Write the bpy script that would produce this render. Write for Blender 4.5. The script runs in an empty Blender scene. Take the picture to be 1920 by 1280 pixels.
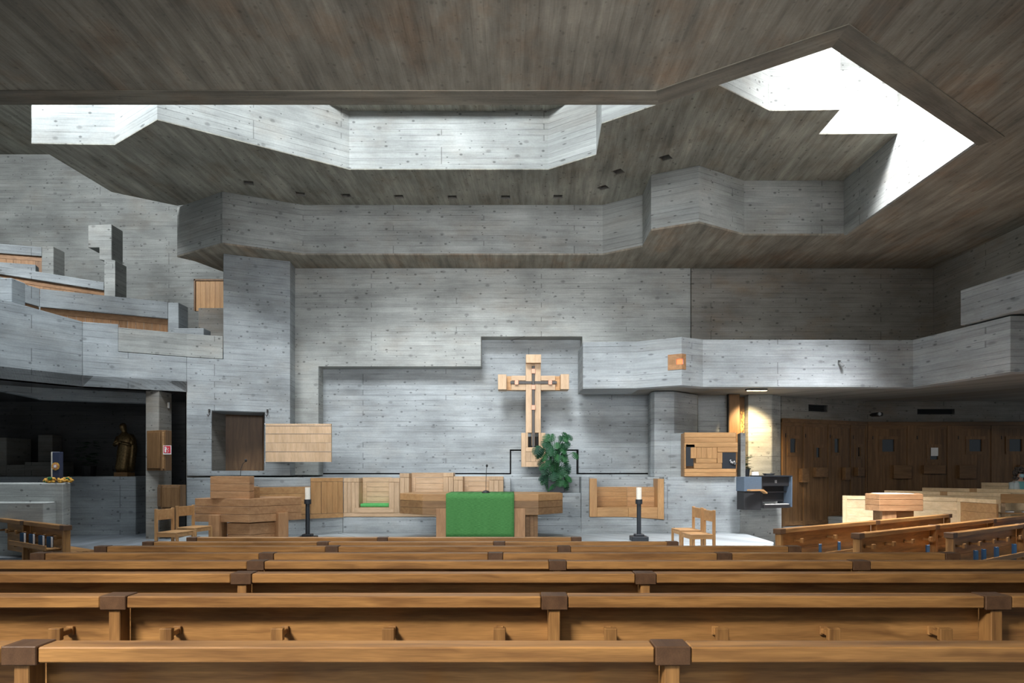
import bpy, bmesh, math, random
from mathutils import Vector, Matrix
from mathutils.geometry import tessellate_polygon
random.seed(7)
S = bpy.context.scene
C = S.collection
# ---------------------------------------------------------------- camera, light, exposure
EZ = 1.65; F = 1280.0; CX = 960.0; HY = 880.0        # eye height, focal length in px, principal column, horizon row
cam_d = bpy.data.cameras.new('camera'); cam = bpy.data.objects.new('camera', cam_d); C.objects.link(cam)
cam.location = (0, 0, EZ); cam.rotation_euler = (math.pi/2, 0, 0)
cam_d.sensor_width = 36; cam_d.lens = 24; cam_d.shift_y = 240/1920; cam_d.clip_end = 200; cam_d.clip_start = .05
S.camera = cam
S.view_settings.view_transform = 'Standard'; S.view_settings.look = 'None'
S.view_settings.gamma = 1; S.view_settings.use_curve_mapping = False
S.view_settings.exposure = 0.25
S.cycles.max_bounces = 10; S.cycles.diffuse_bounces = 7; S.cycles.glossy_bounces = 4
S.cycles.use_denoising = True; S.cycles.sample_clamp_indirect = 8
w = bpy.data.worlds.new('world'); S.world = w; w.use_nodes = True
w.node_tree.nodes['Background'].inputs[0].default_value = (.82, .92, 1, 1)
w.node_tree.nodes['Background'].inputs[1].default_value = 0.20

def area(name, loc, target, sx, sy, power, col):
    d = bpy.data.lights.new(name, 'AREA'); d.shape = 'RECTANGLE'; d.size = sx; d.size_y = sy
    d.energy = power; d.color = col
    o = bpy.data.objects.new(name, d); C.objects.link(o); o.location = loc
    o.rotation_euler = (Vector(target) - Vector(loc)).to_track_quat('-Z', 'Y').to_euler()
    return o
# daylight through the roof lights over the stepped opening
area('skylight_left', (-7.6, 11.3, 11.6), (-6.8, 12.0, 0), 3.0, 2.4, 450, (.82, .92, 1))
area('skylight_centre', (-1.9, 10.4, 11.6), (-1.5, 15.0, 0), 5.0, 1.6, 330, (.90, .96, 1)).data.spread = math.radians(120)
sd = bpy.data.lights.new('hazy_sun', 'SUN'); sd.energy = 1.7; sd.angle = math.radians(16); sd.color = (.95, .98, 1)
so = bpy.data.objects.new('hazy_sun', sd); C.objects.link(so); so.location = (-2, -2, 18)
so.rotation_euler = Vector((.13, .79, -.60)).to_track_quat('-Z', 'Y').to_euler()
area('skylight_right', (6.0, 10.4, 11.6), (8.0, 13.6, .8), 2.2, 1.8, 760, (.98, .98, 1)).data.spread = math.radians(64)
area('gallery_window', (-12.0, 12.5, 11.4), (-11.5, 20, 6.0), 3.0, 2.0, 800, (.93, .97, 1))
area('rear_window', (-5.0, -1.6, 6.75), (.5, 5, .3), 3.0, 1.2, 520, (1, .95, .87)).data.spread = math.radians(95)

area('rear_fill_upstand', (1.5, -4.5, 4.2), (-.5, 16.7, 6.2), 5.0, 1.6, 140, (.97, .98, 1)).data.spread = math.radians(48)  # added fill from behind the camera, brightens the lower upstand

# ---------------------------------------------------------------- pixel <-> place helpers
def wx(px, d): return (px-CX)*d/F
def wz(py, d): return EZ - (py-HY)*d/F
def P(px, py, d): return Vector((wx(px, d), d, wz(py, d)))
def on(px, A, B):
    """distance along the plan line A-B (and depth) where the sight column px meets it"""
    k = (px-CX)/F; ux, uy = B[0]-A[0], B[1]-A[1]; L = math.hypot(ux, uy); ux /= L; uy /= L
    s = (k*A[1]-A[0])/(ux-k*uy)
    return s, A[1]+s*uy

# ---------------------------------------------------------------- materials
def nt(name):
    m = bpy.data.materials.new(name); m.use_nodes = True
    t = m.node_tree; b = t.nodes['Principled BSDF']
    return m, t, b
def N(t, k, **kw):
    n = t.nodes.new(k)
    for a, v in kw.items(): setattr(n, a, v)
    return n
def MA(t, op, a, b=None, c=None):
    n = N(t, 'ShaderNodeMath', operation=op)
    for i, v in enumerate((a, b, c)):
        if v is None: continue
        if isinstance(v, (int, float)): n.inputs[i].default_value = v
        else: t.links.new(v, n.inputs[i])
    return n.outputs[0]
def MR(t, v, a, b, c, d):
    n = N(t, 'ShaderNodeMapRange'); t.links.new(v, n.inputs[0])
    for i, x in enumerate((a, b, c, d)): n.inputs[i+1].default_value = x
    return n.outputs[0]
def XYZ(t, x, y, z):
    n = N(t, 'ShaderNodeCombineXYZ')
    for i, v in enumerate((x, y, z)):
        if isinstance(v, (int, float)): n.inputs[i].default_value = v
        else: t.links.new(v, n.inputs[i])
    return n.outputs[0]
def NOI(t, vec, scale, detail=3, rough=.55):
    n = N(t, 'ShaderNodeTexNoise'); t.links.new(vec, n.inputs['Vector'])
    n.inputs['Scale'].default_value = scale; n.inputs['Detail'].default_value = detail; n.inputs['Roughness'].default_value = rough
    return n.outputs['Fac']
def MIX(t, f, a, b, mode='MIX'):
    n = N(t, 'ShaderNodeMix', data_type='RGBA', blend_type=mode)
    if isinstance(f, (int, float)): n.inputs[0].default_value = f
    else: t.links.new(f, n.inputs[0])
    for i, v in ((6, a), (7, b)):
        if isinstance(v, tuple): n.inputs[i].default_value = (*v, 1) if len(v) == 3 else v
        else: t.links.new(v, n.inputs[i])
    return n.outputs[2]

def concrete(name, col, ang=None, board=.125, warm=(.30, .22, .14), wamt=.35, contrast=1.0, knots=1.0, coarse=1.0):
    """board-marked concrete; ang None = walls (boards lie level), else the boards of a ceiling run along that plan angle"""
    m, t, b = nt(name)
    g = N(t, 'ShaderNodeNewGeometry'); sp = N(t, 'ShaderNodeSeparateXYZ'); t.links.new(g.outputs['Position'], sp.inputs[0])
    x, y, z = sp.outputs
    if ang is None:
        a = z; l = MA(t, 'ADD', MA(t, 'MULTIPLY', x, .88), MA(t, 'MULTIPLY', y, .62))
    else:
        c, s = math.cos(ang), math.sin(ang)
        l = MA(t, 'ADD', MA(t, 'MULTIPLY', x, c), MA(t, 'MULTIPLY', y, s))
        a = MA(t, 'ADD', MA(t, 'MULTIPLY', x, -s), MA(t, 'MULTIPLY', y, c))
    q = MA(t, 'DIVIDE', a, board); bi = MA(t, 'FLOOR', q); fr = MA(t, 'FRACT', q)
    w1 = N(t, 'ShaderNodeTexWhiteNoise', noise_dimensions='1D'); t.links.new(bi, w1.inputs['W'])
    lq = MA(t, 'ADD', MA(t, 'DIVIDE', l, 3.9), MA(t, 'MULTIPLY', MA(t, 'FLOOR', MA(t, 'MULTIPLY', w1.outputs[0], 2)), .5) if ang is None else MA(t, 'MULTIPLY', w1.outputs[0], 9))
    li = MA(t, 'FLOOR', lq); lf = MA(t, 'FRACT', lq)
    w2 = N(t, 'ShaderNodeTexWhiteNoise', noise_dimensions='2D'); t.links.new(XYZ(t, bi, li, 0), w2.inputs['Vector'])
    tint = w2.outputs[0]
    gate = MA(t, 'GREATER_THAN', MA(t, 'FRACT', MA(t, 'MULTIPLY', w1.outputs[0], 13.7)), .45)
    grain = NOI(t, XYZ(t, MA(t, 'MULTIPLY', l, 1.6), MA(t, 'MULTIPLY', a, 34), MA(t, 'MULTIPLY', tint, 20)), 1.0, 4, .6)
    streak = NOI(t, XYZ(t, MA(t, 'MULTIPLY', l, .7), MA(t, 'MULTIPLY', a, 6.5), 3.1), 1.0, 3, .6)
    blot = NOI(t, XYZ(t, MA(t, 'MULTIPLY', l, .8), MA(t, 'MULTIPLY', a, 1.1), 7.7), .9, 4, .6)
    fine = NOI(t, XYZ(t, l, a, 0), 26, 3, .6)
    v = MA(t, 'MULTIPLY', MR(t, tint, 0, 1, 1-.07*contrast, 1+.06*contrast), MR(t, grain, .3, .7, 1-.13*contrast, 1+.10*contrast))
    v = MA(t, 'MULTIPLY', v, MR(t, streak, .3, .7, 1-(.16 if ang is None else .38)*contrast, 1+(.11 if ang is None else .26)*contrast))
    v = MA(t, 'MULTIPLY', v, MR(t, blot, .3, .7, 1-.38*contrast*coarse, 1+.26*contrast*coarse))
    v = MA(t, 'MULTIPLY', v, MR(t, fine, .3, .7, .94, 1.06))
    # joints between boards: broken dark lines
    ln = MA(t, 'LESS_THAN', MA(t, 'ABSOLUTE', MA(t, 'SUBTRACT', fr, .5)), .465)
    ln = MA(t, 'SUBTRACT', 1, ln)
    brk = MR(t, NOI(t, XYZ(t, MA(t, 'MULTIPLY', l, .9), MA(t, 'MULTIPLY', bi, 3.3), 0), 1.0, 2, .7), .46, .58, 0, .55)
    ln = MA(t, 'MULTIPLY', MA(t, 'MULTIPLY', ln, brk), 1.0 if ang is None else .35)
    vj = MA(t, 'MULTIPLY', MA(t, 'MULTIPLY', MA(t, 'LESS_THAN', lf, .005), gate), .4 if ang is None else .0)
    dark = MA(t, 'MAXIMUM', ln, vj)
    # knots and bug holes
    def spots(sl, sa, r, keep, off):
        vo = N(t, 'ShaderNodeTexVoronoi', feature='F1', voronoi_dimensions='2D'); vo.inputs['Scale'].default_value = 1
        t.links.new(XYZ(t, MA(t, 'ADD', MA(t, 'MULTIPLY', l, sl), off), MA(t, 'MULTIPLY', a, sa), 0), vo.inputs['Vector'])
        ss = N(t, 'ShaderNodeSeparateColor'); t.links.new(vo.outputs['Color'], ss.inputs[0])
        k = MA(t, 'GREATER_THAN', ss.outputs[0], keep)
        return MA(t, 'MULTIPLY', MR(t, vo.outputs['Distance'], r*.45, r, .55, 0), k)
    kn = MA(t, 'MAXIMUM', MA(t, 'MAXIMUM', spots(1.9, 2.6, .075, .45, 0.0), spots(4.4, 6.6, .10, .68, 4.0)), MA(t, 'MULTIPLY', spots(.9, 1.3, .06, .3, 9.0), .6))
    dark = MA(t, 'MAXIMUM', dark, MA(t, 'MULTIPLY', kn, knots))
    v = MA(t, 'MULTIPLY', v, MA(t, 'SUBTRACT', 1, dark))
    cc = MIX(t, MR(t, NOI(t, XYZ(t, MA(t, 'MULTIPLY', l, 1), MA(t, 'MULTIPLY', a, 1.6), 11), .8, 4, .65), .5, .72, 0, wamt), col, warm)
    vv = N(t, 'ShaderNodeCombineColor'); [t.links.new(v, vv.inputs[i]) for i in range(3)]
    t.links.new(MIX(t, 1.0, cc, vv.outputs[0], 'MULTIPLY'), b.inputs['Base Color'])
    b.inputs['Roughness'].default_value = .78; b.inputs['Specular IOR Level'].default_value = .3
    h = MA(t, 'SUBTRACT', MA(t, 'ADD', MA(t, 'MULTIPLY', grain, .35), MA(t, 'MULTIPLY', tint, .35)), MA(t, 'MULTIPLY', dark, 1.2))
    bp = N(t, 'ShaderNodeBump'); bp.inputs['Strength'].default_value = .35; bp.inputs['Distance'].default_value = .012
    t.links.new(h, bp.inputs['Height']); t.links.new(bp.outputs[0], b.inputs['Normal'])
    return m

def wood(name, c1, c2, axis='x', rough=.45, var=.28, ring=1.0, spec=.4):
    m, t, b = nt(name)
    tc = N(t, 'ShaderNodeTexCoord'); sp = N(t, 'ShaderNodeSeparateXYZ'); t.links.new(tc.outputs['Object'], sp.inputs[0])
    g = N(t, 'ShaderNodeNewGeometry'); isl = g.outputs['Random Per Island']
    oi = N(t, 'ShaderNodeObjectInfo')
    i = 'xyz'.index(axis); lo = sp.outputs[i]; c0, cb = [sp.outputs[j] for j in range(3) if j != i]
    off = MA(t, 'ADD', MA(t, 'MULTIPLY', isl, 37), MA(t, 'MULTIPLY', oi.outputs['Random'], 53))
    wob = NOI(t, XYZ(t, MA(t, 'MULTIPLY', lo, 1.3), MA(t, 'ADD', MA(t, 'MULTIPLY', c0, 3), off), MA(t, 'MULTIPLY', cb, 3)), 1.0, 3, .5)
    wv = MA(t, 'MULTIPLY', wob, 2.2*ring)
    gr = NOI(t, XYZ(t, MA(t, 'MULTIPLY', lo, 1.1), MA(t, 'ADD', MA(t, 'ADD', MA(t, 'MULTIPLY', c0, 17), off), wv), MA(t, 'ADD', MA(t, 'MULTIPLY', cb, 17), wv)), 1.0, 3, .5)
    pore = NOI(t, XYZ(t, MA(t, 'MULTIPLY', lo, 9), MA(t, 'ADD', MA(t, 'MULTIPLY', c0, 160), off), MA(t, 'MULTIPLY', cb, 160)), 1.0, 2, .5)
    cc = MIX(t, MR(t, gr, .32, .68, 0, 1), c1, c2)
    v = MA(t, 'MULTIPLY', MR(t, isl, 0, 1, 1-var*.6, 1+var*.5), MR(t, pore, .35, .65, .86, 1.06))
    v = MA(t, 'MULTIPLY', v, MR(t, wob, .3, .7, .86, 1.12))
    vv = N(t, 'ShaderNodeCombineColor'); [t.links.new(v, vv.inputs[k]) for k in range(3)]
    t.links.new(MIX(t, 1.0, cc, vv.outputs[0], 'MULTIPLY'), b.inputs['Base Color'])
    b.inputs['Roughness'].default_value = rough; b.inputs['Specular IOR Level'].default_value = spec
    bp = N(t, 'ShaderNodeBump'); bp.inputs['Strength'].default_value = .12; bp.inputs['Distance'].default_value = .003
    t.links.new(pore, bp.inputs['Height']); t.links.new(bp.outputs[0], b.inputs['Normal'])
    return m

def plain(name, col, rough=.5, metal=0, emit=0, noise=0, spec=.5):
    m, t, b = nt(name)
    b.inputs['Roughness'].default_value = rough; b.inputs['Metallic'].default_value = metal; b.inputs['Specular IOR Level'].default_value = spec
    tc = N(t, 'ShaderNodeTexCoord')
    nz = NOI(t, tc.outputs['Object'], 30, 3)
    k = noise if noise else .06
    v = MR(t, nz, .3, .7, 1-k, 1+k); vv = N(t, 'ShaderNodeCombineColor'); [t.links.new(v, vv.inputs[i]) for i in range(3)]
    t.links.new(MIX(t, 1.0, tuple(col), vv.outputs[0], 'MULTIPLY'), b.inputs['Base Color'])
    if emit:
        b.inputs['Emission Color'].default_value = (*col, 1); b.inputs['Emission Strength'].default_value = emit
    return m

M = {}
M['wall'] = concrete('board_concrete', (.385, .40, .385), None, .125, (.32, .27, .21), .35, .9)
M['wall_lower'] = concrete('board_concrete_cool_tint', (.355, .385, .40), None, .14, (.32, .30, .26), .3, .9, .9)  # blue cast of the daylight is mixed into the base colour
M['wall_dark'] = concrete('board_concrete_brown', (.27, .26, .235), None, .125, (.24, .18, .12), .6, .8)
M['ceil'] = concrete('ceiling_concrete', (.32, .29, .235), math.pi/2, .16, (.30, .18, .10), .55, .9, .45, .8)  # browner base takes in warm light bounced up from the wood
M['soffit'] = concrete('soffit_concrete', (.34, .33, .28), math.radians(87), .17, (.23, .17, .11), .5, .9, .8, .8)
M['border_x'] = concrete('edge_board_concrete', (.25, .22, .175), 0.0, .3, (.30, .2, .12), .4, .7, .3)
M['floor'] = concrete('floor_stone', (.20, .22, .24), math.pi/2, .9, (.2, .19, .17), .3, .5, .15)
OAK1, OAK2 = (.42, .215, .072), (.20, .095, .033)
M['pew'] = wood('pew_oak', OAK1, OAK2, 'x', .38, .2)
M['pew_z'] = wood('pew_oak_upright', OAK1, OAK2, 'z', .45, .2)
M['endgrain'] = wood('pew_end_grain', (.13, .068, .034), (.085, .043, .022), 'y', .45, .2)
M['oak_x'] = wood('altar_oak', (.44, .245, .12), (.33, .17, .078), 'x', .5, .3, 1.5)
M['oak_z'] = wood('altar_oak_upright', (.44, .245, .12), (.33, .17, .078), 'z', .5, .3, 1.5)
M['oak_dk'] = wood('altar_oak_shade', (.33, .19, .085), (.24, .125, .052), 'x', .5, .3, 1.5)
M['light_x'] = wood('pale_oak', (.64, .45, .29), (.55, .37, .22), 'x', .5, .16)
M['light_z'] = wood('pale_oak_upright', (.64, .45, .29), (.55, .37, .22), 'z', .5, .16)
M['maple'] = wood('pale_pew_wood', (.80, .60, .37), (.70, .50, .28), 'x', .5, .16)  # paler wood, lifted further in place of strong light on these pews
M['pale_lit_z'] = wood('pale_pew_wood_upright', (.80, .60, .37), (.70, .50, .28), 'z', .5, .16)
M['honey_x'] = wood('honey_oak', (.52, .30, .13), (.42, .22, .09), 'x', .5, .2)
M['honey_z'] = wood('honey_oak_upright', (.52, .30, .13), (.42, .22, .09), 'z', .5, .2)
M['door_z'] = wood('door_oak', (.20, .11, .048), (.13, .068, .028), 'z', .45, .35)
M['door_x'] = wood('door_oak_level', (.20, .11, .048), (.13, .068, .028), 'x', .45, .3)
M['wall_shaded'] = concrete('board_concrete_shaded', (.10, .10, .10), None, .125, (.1, .08, .06), .3, .8)  # shade under the gallery is put into this concrete's colour
M['iron'] = plain('blackened_iron', (.06, .055, .052), .45, .6)
M['black'] = plain('black_plastic', (.02, .02, .022), .5)
M['darkgap'] = plain('dark_gap', (.01, .009, .008), .9)  # near-black, puts the shade of gaps and recesses into the colour
M['steel'] = plain('steel', (.5, .5, .5), .3, 1)
M['copper'] = plain('copper_plate', (.62, .30, .20), .45, .3)
M['slate'] = plain('slate_metal', (.022, .027, .034), .5, .2)
M['blue_grey'] = plain('blue_grey_paint', (.09, .125, .17), .4)
M['white'] = plain('white_paper', (.80, .80, .80), .7)
M['wax'] = plain('candle_wax', (.85, .80, .70), .5)
M['candle_blue'] = plain('dark_blue_wax', (.025, .035, .075), .5)
M['green_cushion'] = plain('green_cushion', (.10, .42, .12), .85, noise=.15)
M['blue_book'] = plain('blue_cover', (.010, .055, .13), .5)
M['red'] = plain('red_sign', (.55, .03, .05), .5)
M['gold'] = plain('gilded_bronze', (.24, .16, .07), .42, .75, noise=.4)
M['gold_icon'] = plain('gold_relief', (.85, .62, .26), .35, .7, noise=.5)
M['keys'] = plain('ivory_keys', (.75, .74, .70), .4)
M['glass'] = plain('dark_glass', (.02, .026, .032), .12, 0, spec=.8)
M['red_glow'] = plain('red_lamp_glass', (1, .09, .03), .4, emit=3.2)
M['warm_glow'] = plain('warm_tube', (1, .78, .45), .4, emit=14)
M['skin'] = plain('skin', (.55, .33, .24), .6)
M['hair'] = plain('grey_brown_hair', (.09, .075, .065), .8, noise=.5)
M['cardigan'] = plain('pale_cardigan', (.55, .62, .62), .9)
M['teal'] = plain('turquoise_shirt', (.16, .42, .42), .9)
M['mask'] = plain('face_mask', (.35, .55, .62), .8)
M['orange_leaf'] = plain('autumn_petals', (.62, .33, .05), .7, noise=.6)

def cloth_mat():
    m, t, b = nt('green_altar_cloth')
    tc = N(t, 'ShaderNodeTexCoord'); sp = N(t, 'ShaderNodeSeparateXYZ'); t.links.new(tc.outputs['Object'], sp.inputs[0])
    n1 = NOI(t, XYZ(t, MA(t, 'MULTIPLY', sp.outputs[0], 14), 0, MA(t, 'MULTIPLY', sp.outputs[2], 150)), 1, 2)
    t.links.new(MIX(t, MR(t, n1, .35, .65, 0, 1), (.048, .17, .048), (.085, .25, .078)), b.inputs['Base Color'])
    b.inputs['Roughness'].default_value = .9; b.inputs['Specular IOR Level'].default_value = .15
    return m
M['cloth'] = cloth_mat()
def leaf_mat(name, a, c):
    m, t, b = nt(name)
    g = N(t, 'ShaderNodeNewGeometry')
    t.links.new(MIX(t, g.outputs['Random Per Island'], a, c), b.inputs['Base Color'])
    b.inputs['Roughness'].default_value = .6; b.inputs['Specular IOR Level'].default_value = .25
    return m
M['leaf'] = leaf_mat('monstera_leaf', (.010, .045, .028), (.03, .13, .04))

# ---------------------------------------------------------------- mesh building
class MB:
    def __init__(s): s.bm = bmesh.new()
    def box(s, x0, x1, y0, y1, z0, z1):
        v = [s.bm.verts.new((x, y, z)) for x in (x0, x1) for y in (y0, y1) for z in (z0, z1)]
        for f in ((0,1,3,2),(4,6,7,5),(0,4,5,1),(2,3,7,6),(0,2,6,4),(1,5,7,3)): s.bm.faces.new([v[i] for i in f])
        return s
    def poly(s, outer, holes, to3, t):
        """flat outline (with holes) given thickness t along the third coordinate of to3(a, b, c)"""
        loops = [outer]+list(holes); flat = [p for l in loops for p in l]
        tri = tessellate_polygon([[Vector((p[0], p[1], 0)) for p in l] for l in loops])
        fr = [s.bm.verts.new(to3(p[0], p[1], 0)) for p in flat]; bk = [s.bm.verts.new(to3(p[0], p[1], t)) for p in flat]
        for a, b, c in tri:
            s.bm.faces.new((fr[a], fr[b], fr[c])); s.bm.faces.new((bk[c], bk[b], bk[a]))
        k = 0
        for l in loops:
            n = len(l)
            for i in range(n):
                j = (i+1) % n; s.bm.faces.new((fr[k+i], fr[k+j], bk[k+j], bk[k+i]))
            k += n
        bmesh.ops.recalc_face_normals(s.bm, faces=s.bm.faces)
        return s
    def prism(s, plan, z0, z1, holes=()):
        return s.poly(plan, holes, lambda a, b, c: (a, b, z0+c), z1-z0)
    def prism_y(s, xz, y0, y1, holes=()):
        return s.poly(xz, holes, lambda a, b, c: (a, y0+c, b), y1-y0)
    def wall(s, A, B, sz, t, holes=(), out=0):
        """outline in (distance along A-B, height), thickened away from the viewer"""
        ux, uy = B[0]-A[0], B[1]-A[1]; L = math.hypot(ux, uy); ux /= L; uy /= L
        return s.poly(sz, holes, lambda a, b, c: (A[0]+ux*a-uy*(c-out), A[1]+uy*a+ux*(c-out), b), t)
    def cyl(s, p0, p1, r0, r1=None, n=12):
        p0, p1 = Vector(p0), Vector(p1); r1 = r0 if r1 is None else r1
        q = (p1-p0).to_track_quat('Z', 'Y')
        ra = [s.bm.verts.new(p0+q@Vector((r0*math.cos(2*math.pi*i/n), r0*math.sin(2*math.pi*i/n), 0))) for i in range(n)]
        rb = [s.bm.verts.new(p1+q@Vector((r1*math.cos(2*math.pi*i/n), r1*math.sin(2*math.pi*i/n), 0))) for i in range(n)]
        for i in range(n): s.bm.faces.new((ra[i], ra[(i+1) % n], rb[(i+1) % n], rb[i]))
        s.bm.faces.new(ra[::-1]); s.bm.faces.new(rb); return s
    def tube(s, pts, r, n=8):
        for a, b in zip(pts, pts[1:]): s.cyl(a, b, r, n=n)
        return s
    def rings(s, rs, n=16):
        """loft of ellipses (x, y, z, rx, ry)"""
        prev = None; first = None
        for (x, y, z, rx, ry) in rs:
            cur = [s.bm.verts.new((x+rx*math.cos(2*math.pi*i/n), y+ry*math.sin(2*math.pi*i/n), z)) for i in range(n)]
            if prev:
                for i in range(n): s.bm.faces.new((prev[i], prev[(i+1) % n], cur[(i+1) % n], cur[i]))
            else: first = cur
            prev = cur
        s.bm.faces.new(first[::-1]); s.bm.faces.new(prev); return s
    def ball(s, c, r, sc=(1, 1, 1), u=12, v=8):
        m = Matrix.Translation(c) @ Matrix.Diagonal((r*sc[0], r*sc[1], r*sc[2], 1))
        bmesh.ops.create_uvsphere(s.bm, u_segments=u, v_segments=v, radius=1, matrix=m); return s
    def build(s, name, mat, parent=None, bevel=0, smooth=False, loc=None):
        me = bpy.data.meshes.new(name); bmesh.ops.recalc_face_normals(s.bm, faces=s.bm.faces)
        s.bm.to_mesh(me); s.bm.free(); me.materials.append(M[mat] if isinstance(mat, str) else mat)
        if smooth:
            for p in me.polygons: p.use_smooth = True
        o = bpy.data.objects.new(name, me); C.objects.link(o)
        if parent: o.parent = parent
        if loc: o.location = loc
        if bevel:
            b = o.modifiers.new('bevel', 'BEVEL'); b.width = bevel; b.segments = 1; b.limit_method = 'ANGLE'
        return o
def tag(o, label, cat, group=None, kind=None):
    o['label'] = label; o['category'] = cat
    if group: o['group'] = group
    if kind: o['kind'] = kind
    return o
def thing(name, label, cat, loc=(0, 0, 0), rz=0, group=None):
    o = bpy.data.objects.new(name, None); C.objects.link(o); o.location = loc; o.rotation_euler = (0, 0, rz)
    o.empty_display_size = .1
    return tag(o, label, cat, group)
def st(o): o['kind'] = 'structure'; return o
def dup(root, loc, rz=0, label=None):
    r = root.copy(); C.objects.link(r); r.location = loc; r.rotation_euler = (0, 0, rz)
    if label: r['label'] = label
    for ch in list(root.children):
        c = ch.copy(); C.objects.link(c); c.parent = r
        for g in ch.children:
            d = g.copy(); C.objects.link(d); d.parent = c
    return r

# ================================================================ THE SETTING
ZC = 6.9; Z2 = 8.13; Z3 = 9.4; ZR = 11.8
# --- ceiling: lowest slab (near part), its right flank and the strip over the back wall
NEAR = [(-14.5, -6), (12.5, -6), (12.5, 11.05), (7.55, 11.05), (3.97, 8.48), (2.11, 9.81), (-14.5, 9.81)]
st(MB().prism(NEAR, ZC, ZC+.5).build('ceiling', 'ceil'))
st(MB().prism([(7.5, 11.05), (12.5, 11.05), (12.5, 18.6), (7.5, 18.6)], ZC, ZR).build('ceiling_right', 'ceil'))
# the right shaft wall is level-boarded concrete like the other upstands
F1 = [(-8.28, 16.88), (-6.75, 15.92), (-5.1, 16.72), (2.22, 16.72), (3.08, 16.1), (3.06, 15.02), (3.98, 14.55), (5.21, 15.31), (7.5, 15.31)]
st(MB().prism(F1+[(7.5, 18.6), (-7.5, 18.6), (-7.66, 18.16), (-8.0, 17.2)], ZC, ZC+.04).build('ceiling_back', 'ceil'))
st(MB().prism([(x, y+.002) for x, y in F1]+[(7.5, 18.6), (-7.5, 18.6), (-7.7, 18.16), (-8.05, 17.2)], ZC+.04, Z2).build('wall_upstand_lower', 'wall'))
# --- middle slab with its ten little light wells
def sq(px, py, r=.13, a=0.0):
    d = F*(Z2-EZ)/(HY-py); x, y = wx(px, d), d
    return [(x+r*math.cos(a+math.pi/4+k*math.pi/2)*1.35, y+r*math.sin(a+math.pi/4+k*math.pi/2)*1.35) for k in range(4)]
WELLS = [(466, 343, .3), (563, 364, .3), (649, 367, 0), (748, 369, 0), (848, 370, 0), (948, 370, 0), (1046, 369, 0), (1131, 352, -.6), (1159, 322, -.6), (1248, 296, -.6)]
holes = [sq(px, py, .12, a) for px, py, a in WELLS]
F2 = [(-9.56, 13.58), (-7.94, 13.64), (-6.58, 12.66), (-3.52, 14.76), (.784, 14.76), (1.735, 14.06), (1.68, 12.8), (2.56, 12.14), (2.75, 11.1), (3.2, 10.7),
      (3.46, 11.5), (4.66, 12.34), (5.91, 12.3), (5.93, 13.2), (7.5, 13.17)]
M2 = F2+[(7.5, 15.7), (5.2, 15.7), (3.98, 14.95), (3.4, 15.3), (3.45, 16.4), (2.3, 17.1), (-5.2, 17.1), (-6.75, 16.3), (-8.22, 16.78), (-9.35, 15.95)]
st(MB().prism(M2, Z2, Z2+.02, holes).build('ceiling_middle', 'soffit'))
st(MB().prism([(x, y) for x, y in F2]+[(7.5, 14.6), (5.2, 14.6), (3.98, 14.2), (3.6, 13.6), (3.5, 12.8), (3.0, 12.4), (2.05, 13.2), (2.05, 14.3), (1.6, 15.0), (-3.9, 15.6), (-6.6, 13.9), (-8.0, 15.0), (-9.35, 15.0)], Z2+.021, 11.0).build('wall_upstand_upper', 'wall'))
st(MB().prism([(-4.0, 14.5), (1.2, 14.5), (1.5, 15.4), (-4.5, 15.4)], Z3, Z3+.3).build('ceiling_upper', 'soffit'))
st(MB().box(7.44, 7.5, 11.0, 15.3, ZC+.001, ZR).build('wall_shaft', 'wall'))
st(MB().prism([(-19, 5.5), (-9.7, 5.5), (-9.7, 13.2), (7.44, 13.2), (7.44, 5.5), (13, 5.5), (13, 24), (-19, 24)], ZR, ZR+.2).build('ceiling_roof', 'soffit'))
# edge boards round the opening, mitred at the corners
EB_ = [(-14.5, 9.81), (2.11, 9.81), (3.97, 8.48), (7.55, 11.05)]
def offset_line(pts, w_):
    ns = []
    for (ax, ay), (bx, by) in zip(pts, pts[1:]):
        L = math.hypot(bx-ax, by-ay); ns.append(((by-ay)/L, -(bx-ax)/L))
    out = [(pts[0][0]+ns[0][0]*w_, pts[0][1]+ns[0][1]*w_)]
    for k in range(1, len(pts)-1):
        n = Vector(ns[k-1])+Vector(ns[k]); n = n/(n.dot(Vector(ns[k-1])))*w_
        out.append((pts[k][0]+n.x, pts[k][1]+n.y))
    out.append((pts[-1][0]+ns[-1][0]*w_, pts[-1][1]+ns[-1][1]*w_))
    return out
EO_ = offset_line(EB_, .36)
for k in range(3):
    A, B = EB_[k], EB_[k+1]; ang = math.atan2(B[1]-A[1], B[0]-A[0])
    m_ = concrete('edge_board_concrete', (.25, .225, .18), ang, .37, (.30, .2, .12), .4, .8, .3)
    st(MB().prism([A, B, EO_[k+1], EO_[k]], ZC-.012, ZC+.02).build('trim_%d' % (k+1), m_))

# --- back wall
YB = 17.8
def X8(px): return wx(px, YB)
def Z8(py): return wz(py, YB)
st(MB().prism_y([(-5.66, 1.5), (X8(597), 1.5), (X8(597), Z8(687)), (X8(902), Z8(687)), (X8(902), Z8(631)), (X8(1092), Z8(631)),
                 (X8(1092), 3.7), (X8(1295), 3.7), (X8(1295), ZC), (-5.66, ZC)], YB, YB+.45).build('wall_back', 'wall', bevel=.012))
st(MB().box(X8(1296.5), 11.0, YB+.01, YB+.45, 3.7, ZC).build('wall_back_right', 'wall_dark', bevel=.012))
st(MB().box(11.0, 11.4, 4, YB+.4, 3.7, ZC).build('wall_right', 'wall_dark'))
YR = 18.25
def XR(px): return wx(px, YR)
def ZR_(py): return wz(py, YR)
g = .035
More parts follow.
